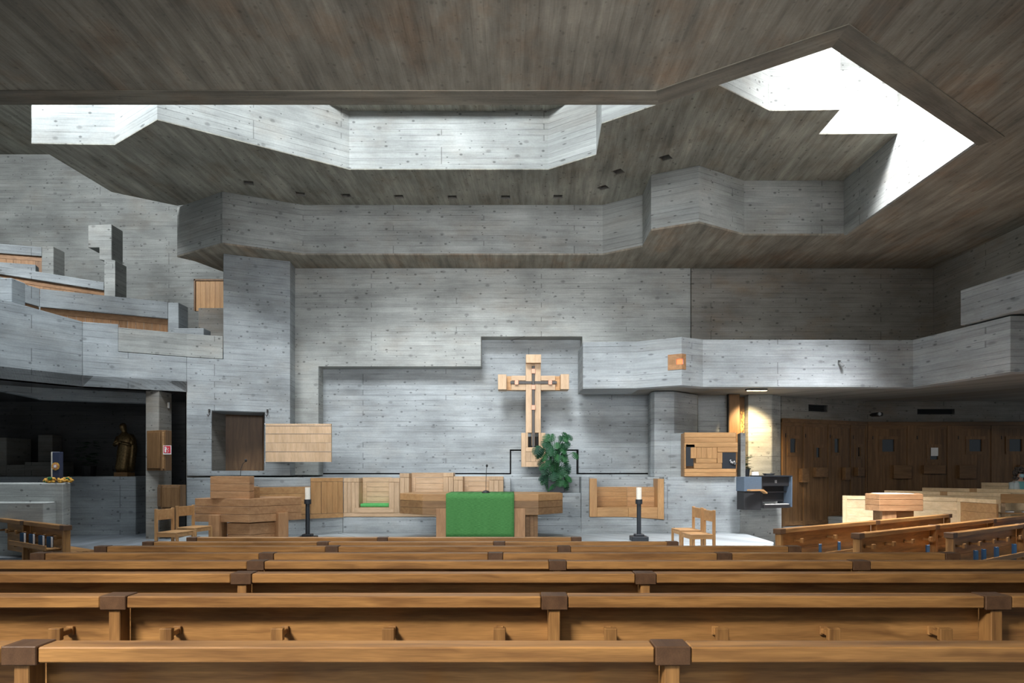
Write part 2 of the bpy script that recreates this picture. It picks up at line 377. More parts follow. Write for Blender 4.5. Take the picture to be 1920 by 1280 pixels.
# recessed lower wall in two pours with an open joint that steps up beside the cross
st(MB().prism_y([(-5.6, ZR_(889)+g), (XR(956), ZR_(889)+g), (XR(956), ZR_(845)+g), (XR(1085), ZR_(845)+g), (XR(1085), ZR_(889)+g), (XR(1375), ZR_(889)+g), (XR(1375), 5.3), (-5.6, 5.3)], YR, YR+.3).build('wall_recess', 'wall_lower', bevel=.008))
st(MB().prism_y([(-5.6, 1.2), (XR(1375), 1.2), (XR(1375), ZR_(889)), (XR(1081), ZR_(889)), (XR(1081), ZR_(845)), (XR(958.5), ZR_(845)), (XR(958.5), ZR_(889)), (-5.6, ZR_(889))], YR, YR+.3).build('wall_recess_foot', 'wall_lower', bevel=.008))
st(MB().box(-5.7, XR(1380), YR+.3, YR+.4, .0, 5.3).build('wall_backing', 'darkgap'))

# --- left wall with the ambry, pier above
WA = (-7.76, 16.29); WB = (-5.6, 17.22); WL = math.hypot(WB[0]-WA[0], WB[1]-WA[1])
def W(px, py):
    s, d = on(px, WA, WB); return (s, wz(py, d))
amb = [W(397, 882), W(497, 882), W(497, 773), W(397, 773)]
s420 = on(419, WA, WB)[0]
amb = [(amb[0][0], 1.62), (amb[1][0], 1.62), (amb[1][0], amb[2][1]), (amb[0][0], amb[2][1])]
st(MB().wall(WA, WB, [(0, 1.5), (WL, 1.5), (WL, ZC), (s420, ZC), (s420, 4.33), (0, 4.33)], .5, [amb]).build('wall_left', 'wall_lower', bevel=.01))
st(MB().prism([WB, (-5.66, 17.8), (-5.66, 18.2), (-6.1, 18.2), (-6.0, 17.6), (-5.75, 17.16)], 1.5, ZC).build('wall_pier', 'wall_lower'))
# ambry box behind the opening
a0, a1 = amb[0][0], amb[1][0]; az0, az1 = amb[0][1], amb[2][1]
o = thing('wall_ambry', '', ''); 
for k in ('label', 'category'): del o[k]
st(o)
MB().wall(WA, WB, [(a0-.1, az0-.1), (a1+.1, az0-.1), (a1+.1, az1+.1), (a0-.1, az1+.1)], .05, out=-1.1).build('back_panel', 'door_z', o)
MB().wall(WA, WB, [(a0-.1, az0-.1), (a0, az0-.1), (a0, az1+.1), (a0-.1, az1+.1)], .7, out=-.45).build('side_panel', 'wall_lower', o)
MB().wall(WA, WB, [(a1, az0-.1), (a1+.05, az0-.1), (a1+.05, az1+.1), (a1, az1+.1)], .7, out=-.45).build('side_panel', 'door_z', o)
MB().wall(WA, WB, [(a0-.1, az1), (a1+.05, az1), (a1+.05, az1+.05), (a0-.1, az1+.05)], .7, out=-.45).build('top_panel', 'wall_lower', o)
MB().wall(WA, WB, [(a0-.1, az0-.06), (a1+.05, az0-.06), (a1+.05, az0), (a0-.1, az0)], .7, out=-.45).build('bottom_panel', 'wall_lower', o)
# --- base wall and ledges
st(MB().wall(WA, WB, [(-.0, 0.05), (WL+.3, .05), (WL+.3, 1.455), (-.0, 1.455)], .6, out=.10).build('wall_base_left', 'wall_lower', bevel=.01))
YF = 16.65
def XF(px): return wx(px, YF)
def ZF(py): return wz(py, YF)
st(MB().box(-5.3, XF(1388), 17.2, 18.24, .05, 1.46).build('wall_base_back', 'wall_lower', bevel=.01))
st(MB().box(XF(643), XF(1090), YF, 17.19, .1, .485).build('wall_base_step', 'wall_lower', bevel=.01))
st(MB().box(XF(944), XF(957), YF+.15, 17.19, .486, 1.44).build('wall_base_pier', 'wall_lower', bevel=.01))
st(MB().box(XF(957.3), XF(1089.6), YF+.05, 17.19, .486, ZF(924)).build('wall_base_shelf', 'wall_lower', bevel=.01))
bn = [(XF(1105), ZF(971)), (XF(1185), ZF(968)), (XF(1245), ZF(974)), (XF(1245), 1.6), (XF(1105), 1.6)]
st(MB().prism_y([(XF(1090), .1), (XF(1388), .1), (XF(1388), 1.475), (XF(1245), 1.475), (XF(1245), ZF(974)), (XF(1178), ZF(969)), (XF(1105), ZF(969)), (XF(1105), 1.475), (XF(1090), 1.475)], YF, 17.19).build('wall_base_right', 'wall_lower', bevel=.01))
st(MB().prism([(XF(1388), YF), (6.75, 17.1), (7.3, 18.5), (XF(1388), 18.3)], -.25, 1.46).build('wall_base_end', 'wall'))
# wing running forward on the left of the bench
GA = (-5.90, 15.35); GB = (XF(643), YF); GL = math.hypot(GB[0]-GA[0], GB[1]-GA[1])
st(MB().wall(GA, GB, [(0, .1), (GL, .1), (GL, 1.46), (0, 1.46)], .35).build('wall_base_wing', 'wall_lower', bevel=.01))

# --- gallery on the left: parapet and tiers
p0 = (-12.6, 10.5); p1 = (-9.56, 15.2); p2 = WA
l01 = math.hypot(p1[0]-p0[0], p1[1]-p0[1]); l12 = math.hypot(p2[0]-p1[0], p2[1]-p1[1])
st(MB().wall(p0, p1, [(0, 3.5), (l01, 3.5), (l01, 4.94), (0, 5.6)], .3).build('wall_gallery_parapet', 'wall_lower', bevel=.01))
s222 = on(222, p1, p2)[0]
st(MB().wall(p1, p2, [(0, 3.5), (l12, 3.5), (l12, 4.33), (s222, 4.33), (s222, 4.96), (0, 4.94)], .3).build('wall_gallery_parapet', 'wall_lower', bevel=.01))
st(MB().poly([(p1[0]+(p2[0]-p1[0])*s222/l12, p1[1]+(p2[1]-p1[1])*s222/l12), p2, (-7.03, 16.6), (-7.15, 16.85), (-7.9, 16.6), (-9.2, 15.85)], (), lambda a, b, c: (a, b, 4.34+c), .55).build('wall_gallery_coping', 'wall', bevel=.01))
st(MB().prism([(-17, 11), p0, p1, p2, (-7.2, 16.6), (-7.2, 22), (-17, 22)], 3.5, 3.75).build('ceiling_under_gallery', 'wall_shaded'))
st(MB().box(-18, -5.2, 22, 22.3, 0, ZR).build('wall_gallery_back', 'wall'))
st(MB().box(-18.3, -18, 6, 22.3, 0, ZR).build('wall_gallery_side', 'wall'))
def W22(px, py): return (wx(px, 22), wz(py, 22))
# level concrete bar on the gallery wall, left edge of the picture
x0, z0 = W22(-40, 450); x1, z1 = W22(32, 347)
st(MB().box(x0, x1, 21.5, 21.99, z0-1.2, z0-.9).build('trim_4', 'wall'))
def beam(name, pA, pB, topA, topB, hA, hB, t=.3, mat='wall_lower'):
    """concrete beam between two sight points (px, py, depth): outline from its top and its drop"""
    A = P(*pA); B = P(*pB); L = math.hypot(B.x-A.x, B.y-A.y)
    return st(MB().wall((A.x, A.y), (B.x, B.y), [(0, A.z-hA), (L, B.z-hB), (L, B.z), (0, A.z)], t).build(name, mat, bevel=.01))
def tier(pts, drop, wdrop, d_in, lab, endpost=None, grp='timber seat backs on the gallery tiers', low=2.2):
    """pts: sight points of the top edge of one concrete tier; a timber back is set in below it"""
    V = [P(*p) for p in pts]
    for A, B in zip(V, V[1:]):
        L = math.hypot(B.x-A.x, B.y-A.y)
        st(MB().wall((A.x, A.y), (B.x, B.y), [(0, A.z-drop), (L, B.z-drop), (L, B.z), (0, A.z)], .35).build('wall_gallery_tier', 'wall_lower', bevel=.01))
        st(MB().wall((A.x, A.y), (B.x, B.y), [(0, A.z-drop-low), (L, B.z-drop-low), (L, B.z-drop-wdrop), (0, A.z-drop-wdrop)], .3, out=.55).build('wall_gallery_tier', 'wall_lower', bevel=.01))
    t = thing('gallery_seat_back', lab, 'bench', (V[0].x, V[0].y, 0), 0, None)
    for A, B in zip(V, V[1:]):
        L = math.hypot(B.x-A.x, B.y-A.y); n = max(2, int(L/.17)); mb = MB(); o0 = V[0]
        for i in range(n):
            a, b = L*i/n+.003, L*(i+1)/n-.003
            za, zb = A.z+(B.z-A.z)*a/L-drop, A.z+(B.z-A.z)*b/L-drop
            mb.wall((A.x-o0.x, A.y-o0.y), (B.x-o0.x, B.y-o0.y), [(a, za-.75), (b, zb-.75), (b, zb-.13), (a, za-.13)], .03, out=-.08)
        mb.build('plank_panel', 'oak_z', t)
        MB().wall((A.x-o0.x, A.y-o0.y), (B.x-o0.x, B.y-o0.y), [(0, A.z-drop-.13), (L, B.z-drop-.13), (L, B.z-drop-.005), (0, A.z-drop-.005)], .03, out=-.07).build('top_board', 'oak_x', t)
tier([(-60, 500, 14.9), (75, 541, 15.9), (315, 566, 17.2)], .42, .46, 0, 'long timber seat back under the lowest gallery beam, right behind the parapet')
tier([(-60, 488, 17.3), (195, 529, 18.6)], .22, .48, 0, 'timber seat back under the middle gallery beam, left of the tall concrete post')
tier([(-60, 452, 19.0), (78, 463, 19.6)], .26, .40, 0, 'short timber seat back on the topmost gallery tier at the left edge')
def pbox(name, x0, x1, y0, y1, d, dep, mat='wall', **k):
    return st(MB().box(wx(x0, d), wx(x1, d), d, d+dep, wz(y1, d), wz(y0, d)).build(name, mat, bevel=.01, **k))
pbox('wall_gallery_block', 315, 335, 567, 640, 17.2, .5, 'wall_lower')
pbox('wall_gallery_block', 326, 382, 615, 640, 17.0, .4, 'wall_lower')
pbox('wall_gallery_block', 78, 100, 462, 520, 19.6, .5)
pbox('wall_gallery_block', -40, 22, 521, 565, 14.2, .4, 'wall_lower')
# tall post with its square head
st(MB().poly([(wx(195, 18.6), wz(600, 18.6)), (wx(216, 18.6), wz(600, 18.6)), (wx(216, 18.6), wz(488, 18.6)), (wx(209, 18.6), wz(487, 18.6)), (wx(209, 18.6), wz(420, 18.6)),
              (wx(165, 18.6), wz(422, 18.6)), (wx(165, 18.6), wz(464, 18.6)), (wx(186, 18.6), wz(464, 18.6)), (wx(186, 18.6), wz(486, 18.6)), (wx(195, 18.6), wz(488, 18.6))], (),
             lambda a, b, c: (a, 18.6+c, b), .55).build('wall_gallery_post', 'wall', bevel=.012))
pbox('wall_gallery_stair', 372, 440, 577, 660, 18.6, 1.5, 'wall_dark')
gd = thing('gallery_door', 'small oak door high on the gallery landing, left of the concrete pier', 'door', P(394, 577, 18.95))
gd.location.z = wz(577, 18.6)
mb = MB(); wd = wx(425, 19)-wx(371, 19)
for i in range(6): mb.box(-wd/2+wd*i/6+.003, -wd/2+wd*(i+1)/6-.003, 0, .05, 0, .83)
mb.build('plank_panel', 'honey_z', gd)
mb = MB().box(-wd/2-.04, -wd/2, -.03, .06, 0, .87).box(-wd/2-.04, wd/2, -.03, .06, .835, .88); mb.build('door_frame', 'door_z', gd)
# --- under the gallery
st(MB().box(-16, -7.9, 18.6, 18.9, -.3, 3.5).build('wall_chapel_back', 'wall_shaded'))
st(MB().prism([(wx(-80, 17), 16.4), (wx(133, 17), 17.0), (wx(250, 17), 17.1), (wx(252, 17), 18.6), (-12.5, 18.6)], -.3, wz(893, 17)).build('wall_chapel_ledge', 'wall_lower', bevel=.012))
for (a, b, y0, y1) in ((-60, 12, 820, 892), (12, 46, 871, 893), (46, 96, 866, 893)): pbox('wall_chapel_step', a, b, y0, y1, 17.4, .9, 'wall_dark')
pbox('wall_chapel_step', 71, 98, 815, 893, 18.2, .39, 'wall_dark')
d = 13.3
lw = [(wx(-80, d), d), (wx(118, d), d), (wx(132, d+.9), d+.9), (wx(-80, d+1.2), d+1.2)]
st(MB().prism(lw, -.3, wz(906, d)).build('wall_chapel_low', 'wall', bevel=.015))
st(MB().box(wx(-80, 13.1), wx(92, 13.1), 12.95, 13.31, -.3, wz(941, 13.1)).build('wall_chapel_low', 'wall', bevel=.015))
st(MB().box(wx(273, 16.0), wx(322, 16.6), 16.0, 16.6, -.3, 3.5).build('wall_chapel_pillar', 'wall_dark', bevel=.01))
st(MB().box(wx(322, 16.5), WA[0]-.03, 17.2, 17.35, -.3, 3.5).build('wall_chapel_gap', 'darkgap'))  # near-black sheet standing in for the shade of the passage
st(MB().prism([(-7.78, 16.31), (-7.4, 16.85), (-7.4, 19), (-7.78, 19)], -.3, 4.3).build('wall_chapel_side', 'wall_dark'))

# --- right gallery / balcony
zb0, zb1 = 3.61, 4.735
BF = [(1.72, 16.55), (3.0, 16.45), (3.945, 15.88), (4.53, 16.2), (9.55, 16.25), (10.0, 13.7), (13.4, 13.65)]
BB = [(13.4, 13.95), (10.28, 14.0), (9.82, 16.55), (4.5, 16.5), (3.95, 16.2), (3.1, 16.75), (3.1, 17.79), (1.72, 17.79)]
ch = [(BF[2][0]-.0, 0)]
st(MB().prism(BF+BB, zb0, zb1).build('wall_balcony', 'wall_lower', bevel=.012))
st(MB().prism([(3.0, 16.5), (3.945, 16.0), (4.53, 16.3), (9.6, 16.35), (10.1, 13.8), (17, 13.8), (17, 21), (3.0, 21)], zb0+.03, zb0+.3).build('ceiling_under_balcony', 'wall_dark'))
A = (9.82, 14.8); B = (10.5, 9.0); L = math.hypot(B[0]-A[0], B[1]-A[1])
st(MB().poly([(9.72, 14.8), (10.6, 8.5), (11, 8.5), (11, 14.8)], (), lambda a, b, c: (a, b, 4.77+c), .76).build('wall_balcony_upper', 'wall_lower', bevel=.012))
# --- pier under the balcony
d = 17.3
st(MB().prism([(wx(1217, 18.1), 18.24), (wx(1219, 17.5), 17.45), (wx(1227, 17.2), 17.2), (wx(1264, 17.2), 17.2), (wx(1308, 17.9), 17.95), (wx(1310, 18.2), 18.24)], 1.462, 3.62).build('wall_pier_right', 'wall_lower', bevel=.01))
st(MB().prism([(wx(1262, 16.9), 17.19), (wx(1281, 17.0), 17.0), (wx(1281, 17.0), 17.6), (wx(1268, 17.6), 17.6)], 1.462, wz(811, 16.9)).build('wall_pier_step', 'wall_lower', bevel=.01))
# --- walls by the icon and doors
st(MB().box(wx(1403, 18.1), wx(1447, 18.1), 18.1, 18.5, -.25, 3.64).build('wall_icon', 'wall', bevel=.01))
DA = (7.30, 18.5); DB = (10.33, 19.9); DL = math.hypot(DB[0]-DA[0], DB[1]-DA[1])
st(MB().prism([(wx(1447, 18.1)+.003, 18.1), (wx(1463, 18.5), 18.47), (wx(1463, 18.5), 18.8), (wx(1447, 18.1)+.003, 18.8)], -.25, 3.64).build('wall_door_jamb', 'wall', bevel=.01))
zt = 3.04
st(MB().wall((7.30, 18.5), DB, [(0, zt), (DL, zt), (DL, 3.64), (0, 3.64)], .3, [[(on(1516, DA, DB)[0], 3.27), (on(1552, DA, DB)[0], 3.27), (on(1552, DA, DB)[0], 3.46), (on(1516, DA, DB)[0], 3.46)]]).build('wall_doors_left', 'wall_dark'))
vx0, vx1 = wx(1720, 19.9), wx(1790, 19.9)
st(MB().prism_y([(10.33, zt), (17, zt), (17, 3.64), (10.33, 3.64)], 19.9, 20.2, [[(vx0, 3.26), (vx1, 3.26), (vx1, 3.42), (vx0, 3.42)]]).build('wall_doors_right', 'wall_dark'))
st(MB().box(7.4, 17, 20.3, 20.4, -.3, 3.64).build('wall_behind_doors', 'darkgap'))
# --- floors
prof = [(-6, 0), (4.8, 0), (6, -.055), (7.02, -.11), (8.05, -.155), (9.08, -.215), (10.2, -.262), (24, -.262)]
me = MB()
for (y0, a0_), (y1, b0_) in zip(prof, prof[1:]):
    vs = [me.bm.verts.new(v) for v in ((-19, y0, a0_), (18, y0, a0_), (18, y1, b0_), (-19, y1, b0_))]
    me.bm.faces.new(vs)
bmesh.ops.remove_doubles(me.bm, verts=me.bm.verts, dist=1e-4)
r = bmesh.ops.extrude_face_region(me.bm, geom=list(me.bm.faces))
for v in r['geom']:
    if isinstance(v, bmesh.types.BMVert): v.co.z -= .3
st(me.build('floor', 'floor'))
st(MB().prism([(-7.3, 11.2), (4.2, 11.2), (5.6, 14.6), (5.7, 17.3), (-7.7, 17.3)], -.262, .1).build('floor_chancel', 'wall_lower', bevel=.015))
st(MB().prism([(-17, 12.6), (-7.35, 12.6), (-7.75, 16.3), (-7.75, 22), (-17, 22)], -.262, .02).build('floor_chapel', 'floor'))
RF = [(7.3, 18.5), (7.0, 16.9), (7.6, 16.9), (10.4, 14.5), (17, 14.0), (17, 20.3), (10.3, 20.1)]
st(MB().prism(RF, -.262, .1).build('floor_right', 'floor'))
st(MB().prism([(8.9, 18.5), (10.6, 17.0), (13, 15.4), (17, 14.4), (17, 20), (10.3, 19.9), (9.3, 19.4)], .1, .2).build('floor_right_step', 'floor'))

# ================================================================ PEWS
def pew(name, label, loc, ang, joints, h, group, nh=4, light=False, hooks=True, ends=True, z_hook=.185):
    t = thing(name, label, 'pew', loc, ang, group)
    jw = .15
    for i, s in enumerate(joints):
        MB().box(s-jw/2, s+jw/2, -.006, .128, h-.077, h+.004).build('joint_block', 'endgrain', t, bevel=.004)
        MB().box(s-.033, s+.033, .012, .118, 0, h-.078).build('post', 'pew_z', t, bevel=.004)
    for a, b in zip(joints, joints[1:]):
        MB().box(a+jw/2+.003, b-jw/2-.003, 0, .12, h-.068, h).build('top_rail', 'pew', t, bevel=.006)
        MB().box(a+.035, b-.035, .12, .145, h-.36, h-.03).box(a+.035, b-.035, .12, .145, h-.60, h-.364).build('back_panel', 'pew', t)
        MB().box(a+.035, b-.035, .146, .52, h-.49, h-.45).build('seat', 'pew', t, bevel=.004)
        if hooks:
            for k in range(nh):
                c = a+(b-a)*(k+.5)/nh
                m = MB().box(c-.017, c+.017, .0, .119, h-z_hook-.05, h-z_hook-.02)
                m.box(c-.035, c+.035, -.035, .0, h-z_hook-.062, h-z_hook+.008)
                m.box(c-.022, c+.022, .10, .119, h-z_hook-.062, h-z_hook-.01)
                m.build('hook', 'pew_z', t, bevel=.003)
    return t
D = [2.9, 3.93, 4.96, 5.99, 7.02, 8.05, 9.08, 10.11]
YP = [1213, 1118, 1075.5, 1052.5, 1037.5, 1024.5, 1016, 1007.5]
JN = [[-1190, 36, 1262, 2488], [-616, 212, 1040, 1872, 2702], [-307, 452, 1211, 1970], [-89, 479, 1046, 1616, 2185],
      [70, 499, 929, 1359, 1787], [188, 622, 1058, 1491], [277, 605, 936, 1262], [359, 717, 1081]]
FZ = [0, 0, 0, -.055, -.11, -.155, -.215, -.262]
LB = ['nearest long oak pew running across the bottom of the picture',
      'second nearest long oak pew, a row of hooks on its back panel below the rail',
      'third long oak pew from the camera, joints left of and right of centre',
      'fourth long oak pew from the camera, reaching both picture edges',
      'fifth oak pew from the camera, its left end beside the small pew with books',
      'sixth oak pew from the camera, right end just short of the slanted pews',
      'seventh oak pew from the camera, second row from the altar steps',
      'front oak pew nearest the altar, the shortest row, before the green cloth']
for k in range(8):
    d = D[k]; X = [wx(p, d) for p in JN[k]]
    pew('pew', LB[k], (X[0], d, FZ[k]), 0, [x-X[0] for x in X], wz(YP[k], d)-FZ[k], 'oak pews facing the altar')
zc = .70
pa = math.radians(36)
FL = -.262
SP = []
SP.append(pew('pew', 'slanted oak pew on the right, its left end nearest the organ console', (4.28, 10.86, FL), pa, [.05, 3.13, 6.25], zc-FL, 'slanted pews on the right', 3))
SP.append(pew('pew', 'slanted oak pew on the right, between the other two slanted ones', (5.15, 10.1, FL), pa, [.05, 2.6, 5.08, 7.6], zc-FL, 'slanted pews on the right', 4))
SP.append(pew('pew', 'slanted oak pew at the right edge, nearest of the three slanted ones', (6.60, 10.2, FL), pa, [.05, 2.9, 5.6], zc-FL, 'slanted pews on the right', 5))
A = P(118, 984, 11.2)
SP.append(pew('pew', 'slanted oak pew at the left edge with blue and white books in its rack', (A.x-3.55*.809, A.y+3.55*.588, FL), -pa, [0.05, 1.8, 3.5], .99, None, 4))

# book rack and hymn books
def book(loc, rz, lab, tilt=0, w_=.12, group='hymn books in the pew racks'):
    t = thing('hymn_book', lab, 'book', loc, rz, group)
    m = MB().box(-.1, .0, -.016, .016, .004, .17); m.build('page_block', 'white', t)
    m = MB().box(-.104, .004, -.022, -.0165, 0, .178).box(-.104, .004, .0165, .022, 0, .178).box(.0005, .005, -.022, .022, 0, .178)
    m.build('cover', 'blue_book', t, bevel=.001)
    return t
def rack(t, x0, L, z):
    MB().box(x0, x0+L, -.20, 0, z-.02, z).build('book_shelf', 'pew', t, bevel=.002)
    MB().box(x0, x0+L, -.22, -.203, z-.03, z+.05).build('shelf_rail', 'pew', t, bevel=.002)
    for x in (.15, L/2, L-.2): MB().box(x0+x, x0+x+.03, -.19, 0.08, z-.06, z-.021).build('shelf_bracket', 'pew_z', t)
def along(A, ang, s, off, z): 
    return (A[0]+math.cos(ang)*s-math.sin(ang)*off, A[1]+math.sin(ang)*s+math.cos(ang)*off, z)
LPa = (A.x-3.55*.809, A.y+3.55*.588)
lb = ['first', 'second', 'third', 'fourth']
rack(SP[3], 1.85, 1.6, .62)
for i, s in enumerate((2.05, 2.45, 2.86, 3.2)):
    book(along(LPa, -pa, s, -.09, FL+.623), math.radians(156), 'blue book with white pages on the left-edge rack, '+['leftmost', 'second from the left', 'second from the right', 'rightmost'][i]+' of four', group='books in the left-edge rack')
RK = [((4.28, 10.86), 6.2, 'narrow oak book rack behind the slanted pew beside the organ'), ((5.15, 10.1), 7.4, 'narrow oak book rack behind the middle slanted pew'), ((6.60, 10.2), 5.5, 'narrow oak book rack behind the slanted pew at the right edge')]
for i, (q, L, lab) in enumerate(RK):
    rack(SP[i], .12, L-.3, .50)
BK = [(0, .9, 'blue book in the rack of the slanted pew by the organ, left of its pair'), (0, 1.5, 'blue book in the rack of the slanted pew by the organ, right of its pair'),
      (1, 1.9, 'blue book left of the first inner post of the middle slanted pew'), (1, 3.0, 'blue book right of the first inner post of the middle slanted pew'),
      (2, .45, 'blue book nearest the end post of the slanted pew at the right edge'), (2, .75, 'blue book second from the end post of the right-edge slanted pew'), (2, 1.25, 'blue book third from the end post of the right-edge slanted pew'), (2, 2.0, 'blue book at the very right edge in the nearest slanted pew rack')]
for i, s, lab in BK:
    book(along(RK[i][0], pa, s, -.14, FL+.503), math.radians(-112), lab)

# ---- pale pews on the far right
def panel_pew(lab, pts, z0, z1, cap=.09, mats=None, thick=.05):
    A = Vector(pts[0]); t = thing('panelled_pew', lab, 'pew', (A[0], A[1], z0), 0, 'pale pews on the far right'); h = z1-z0
    for i, (p, q) in enumerate(zip(pts, pts[1:])):
        a = (p[0]-A[0], p[1]-A[1]); b = (q[0]-A[0], q[1]-A[1]); L = math.hypot(b[0]-a[0], b[1]-a[1]); mb = MB(); hh = h-cap-.004
        for k in range(4): mb.wall(a, b, [(.0, hh*k/4+.002), (L, hh*k/4+.002), (L, hh*(k+1)/4-.002), (0, hh*(k+1)/4-.002)], thick, out=-.01)
        mb.build('back_panel', (mats or ['maple']*9)[i], t)
        MB().wall(a, b, [(0, h-cap), (L, h-cap), (L, h), (0, h)], .12, out=.0).build('top_rail', 'maple', t, bevel=.004)
        MB().wall(a, b, [(0, 0), (.10, 0), (.10, h-cap-.002), (0, h-cap-.002)], .07, out=.004).build('post', 'pale_lit_z', t, bevel=.003)
        if L > 1.2: MB().wall(a, b, [(L/2-.08, h-cap-.002), (L/2+.08, h-cap-.002), (L/2+.08, h+.003), (L/2-.08, h+.003)], .125, out=.003).build('joint_block', 'honey_z', t)
        ux, uy = (b[0]-a[0])/L, (b[1]-a[1])/L
        MB().wall(a, b, [(.05, .38), (L-.05, .38), (L-.05, .42), (.05, .42)], .4, out=-.08).build('seat', 'maple', t)
    return t
panel_pew('pale panelled pew behind the lectern, its near end closing in an orange-brown board', [(8.23, 17.0), (10.3, 15.8), (10.46, 14.75)], .1, 1.0, mats=['maple', 'honey_x'])
panel_pew('pale pew rail rising behind the lectern, next beyond the front panelled pew', [(wx(1658, 18), 18.0), (wx(1895, 15.95), 15.95)], .1, 1.1)
panel_pew('pale pew rail in front of the seated person', [(wx(1729, 18.3), 18.3), (wx(1930, 16.6), 16.6), (13.8, 15.6)], .2, 1.165)
panel_pew('farthest pale pew rail, left of and behind the seated person', [(wx(1840, 18.9), 18.9), (wx(1990, 17.9), 17.9)], .2, 1.29)
dsk = thing('book_shelf', 'orange-brown shelf board with blue books, beside the pale pews at the right edge', 'shelf', (11.0, 15.35, .1), math.radians(-20))
MB().box(0, 1.2, 0, .05, .80, 1.0).build('front_board', 'honey_x', dsk, bevel=.004)
MB().box(0, 1.2, .05, .35, .55, .58).build('shelf', 'honey_x', dsk); 
for x in (.02, 1.1): MB().box(x, x+.07, .051, .12, 0, 1.0).build('leg', 'light_z', dsk)

# ================================================================ CHANCEL FURNITURE
# bench with three seats
b_ = thing('sedilia', 'long pale oak bench with three high-backed seats against the concrete wall, left of the altar', 'bench', (XF(643), YF, .486))
ox, oz = XF(643), .486
def bb(mb, x0, x1, y0, y1, d0=0, d1=.5):      # box in the bench's own frame from picture columns/rows at its front
    return mb.box(XF(x0)-ox, XF(x1)-ox, d0, d1, ZF(y1)-oz, ZF(y0)-oz)
bb(MB(), 643.5, 944, 961, 968.5, 0, .52).build('base', 'light_x', b_, bevel=.003)
def arm(x0, x1, ytop, head=7, n=None):
    m = MB(); n = n or max(1, round((x1-x0)/8))
    for i in range(n): bb(m, x0+(x1-x0)*i/n+.15, x0+(x1-x0)*(i+1)/n-.15, ytop+head, 960.7, 0, .53)
    bb(m, x0+.1, x1-.1, ytop, ytop+head-.3, -.003, .53)
    m.build('arm', 'light_z', b_, bevel=.005)
arm(644, 673, 896, 8); arm(729, 749, 896, 8); arm(749.3, 767, 887, 8); arm(831, 850, 886, 8); arm(850.3, 868, 893, 7); arm(917, 944, 893, 7, 3)
def seat(x0, x1, ytop, yseat):
    m = MB(); n = 5; yb = ytop+9
    for i in range(n): bb(m, x0+8, x1-2, yb+(yseat-yb)*i/n+.2, yb+(yseat-yb)*(i+1)/n-.2, .40, .44)
    bb(m, x0+.3, x1-.3, ytop, yb-.2, .395, .44); bb(m, x0+.3, x0+7.8, yb, yseat, .395, .44); bb(m, x1-1.8, x1-.3, yb, yseat, .395, .44)
    m.build('backrest', 'light_x', b_)
    bb(MB(), x0+.3, x1-.3, yseat, 960.7, .02, .45).build('seat', 'light_x', b_, bevel=.003)
seat(673, 729, 895, 951); seat(767, 831, 886, 951); seat(868, 917, 893, 951)
bb(MB(), 664, 738, 952, 960.7, -.015, .019).build('apron', 'light_x', b_, bevel=.002)
cu = MB().box(XF(674.5)-XF(702), XF(728.5)-XF(702), .03, .42, 0, .085).build('seat_cushion', 'green_cushion', None, .03)
cu.location = (XF(702), YF, ZF(950.7)+.002); cu.modifiers['bevel'].segments = 4
tag(cu, 'flat green cushion lying on the left seat of the pale bench', 'cushion')
# wing panelling
wp = thing('wall_panelling', 'honey oak panelling on the low wall between ambo and pale bench', 'panelling', (0, 0, 0))
def wing(px0, px1, zb_, zt_, n, vert=True, mat='honey_z', out=.03, nm='plank_panel', tk=.028):
    s0, s1 = on(px0, GA, GB)[0], on(px1, GA, GB)[0]; m = MB()
    for i in range(n):
        if vert: q = [(s0+(s1-s0)*i/n+.003, zb_), (s0+(s1-s0)*(i+1)/n-.003, zb_), (s0+(s1-s0)*(i+1)/n-.003, zt_), (s0+(s1-s0)*i/n+.003, zt_)]
        else: q = [(s0, zb_+(zt_-zb_)*i/n+.002), (s1, zb_+(zt_-zb_)*i/n+.002), (s1, zb_+(zt_-zb_)*(i+1)/n-.002), (s0, zb_+(zt_-zb_)*(i+1)/n-.002)]
        m.wall(GA, GB, q, tk, out=out)
    return m.build(nm, mat, wp)
wing(582, 642.5, 1.36, 1.455, 1, False, 'honey_x', nm='top_board')
wing(602, 642.5, .60, 1.355, 4); wing(582, 601.5, .60, 1.355, 1, True)
wing(475, 642.5, .486, .595, 1, False, 'honey_x', nm='bottom_board')
wing(475, 581.5, .60, 1.25, 4, False, 'honey_x')
# altar
al = thing('altar', 'heavy oak altar table with faceted ends standing before the pale bench', 'altar', (-.67, 15.2, .1))
ap = [(-2.48, 15.1), (-1.916, 14.6), (.57, 14.6), (1.128, 15.2), (1.1, 15.75), (.5, 16.15), (-1.9, 16.15), (-2.45, 15.7)]
ap = [(x+.67, y-15.2) for x, y in ap]
for k, (a, b, mt) in enumerate(((.58, .725, 'oak_dk'), (.729, .874, 'oak_dk'), (.878, 1.025, 'honey_x'))):
    MB().prism(ap, a, b).build('table_board', mt, al, bevel=.007)
def leg(x0, x1, y0=-.56, y1=-.1, z1=.72, mt='oak_z', nm='leg'):
    return MB().box(x0+.67, x1+.67, y0, y1, 0, z1).build(nm, mt, al, bevel=.004)
leg(-1.62, -1.40, -.615, -.2); leg(.034, .285, -.615, -.2); 
m = MB()
for i in range(3): m.box(.30+.67+.09*i, .385+.67+.09*i, -.25, .5, 0, .578)
m.build('side_panel', 'oak_dk', al)
MB().box(-1.38+.67, .02+.67, -.3, .4, 0, .578).build('core', 'oak_z', al, bevel=.003)
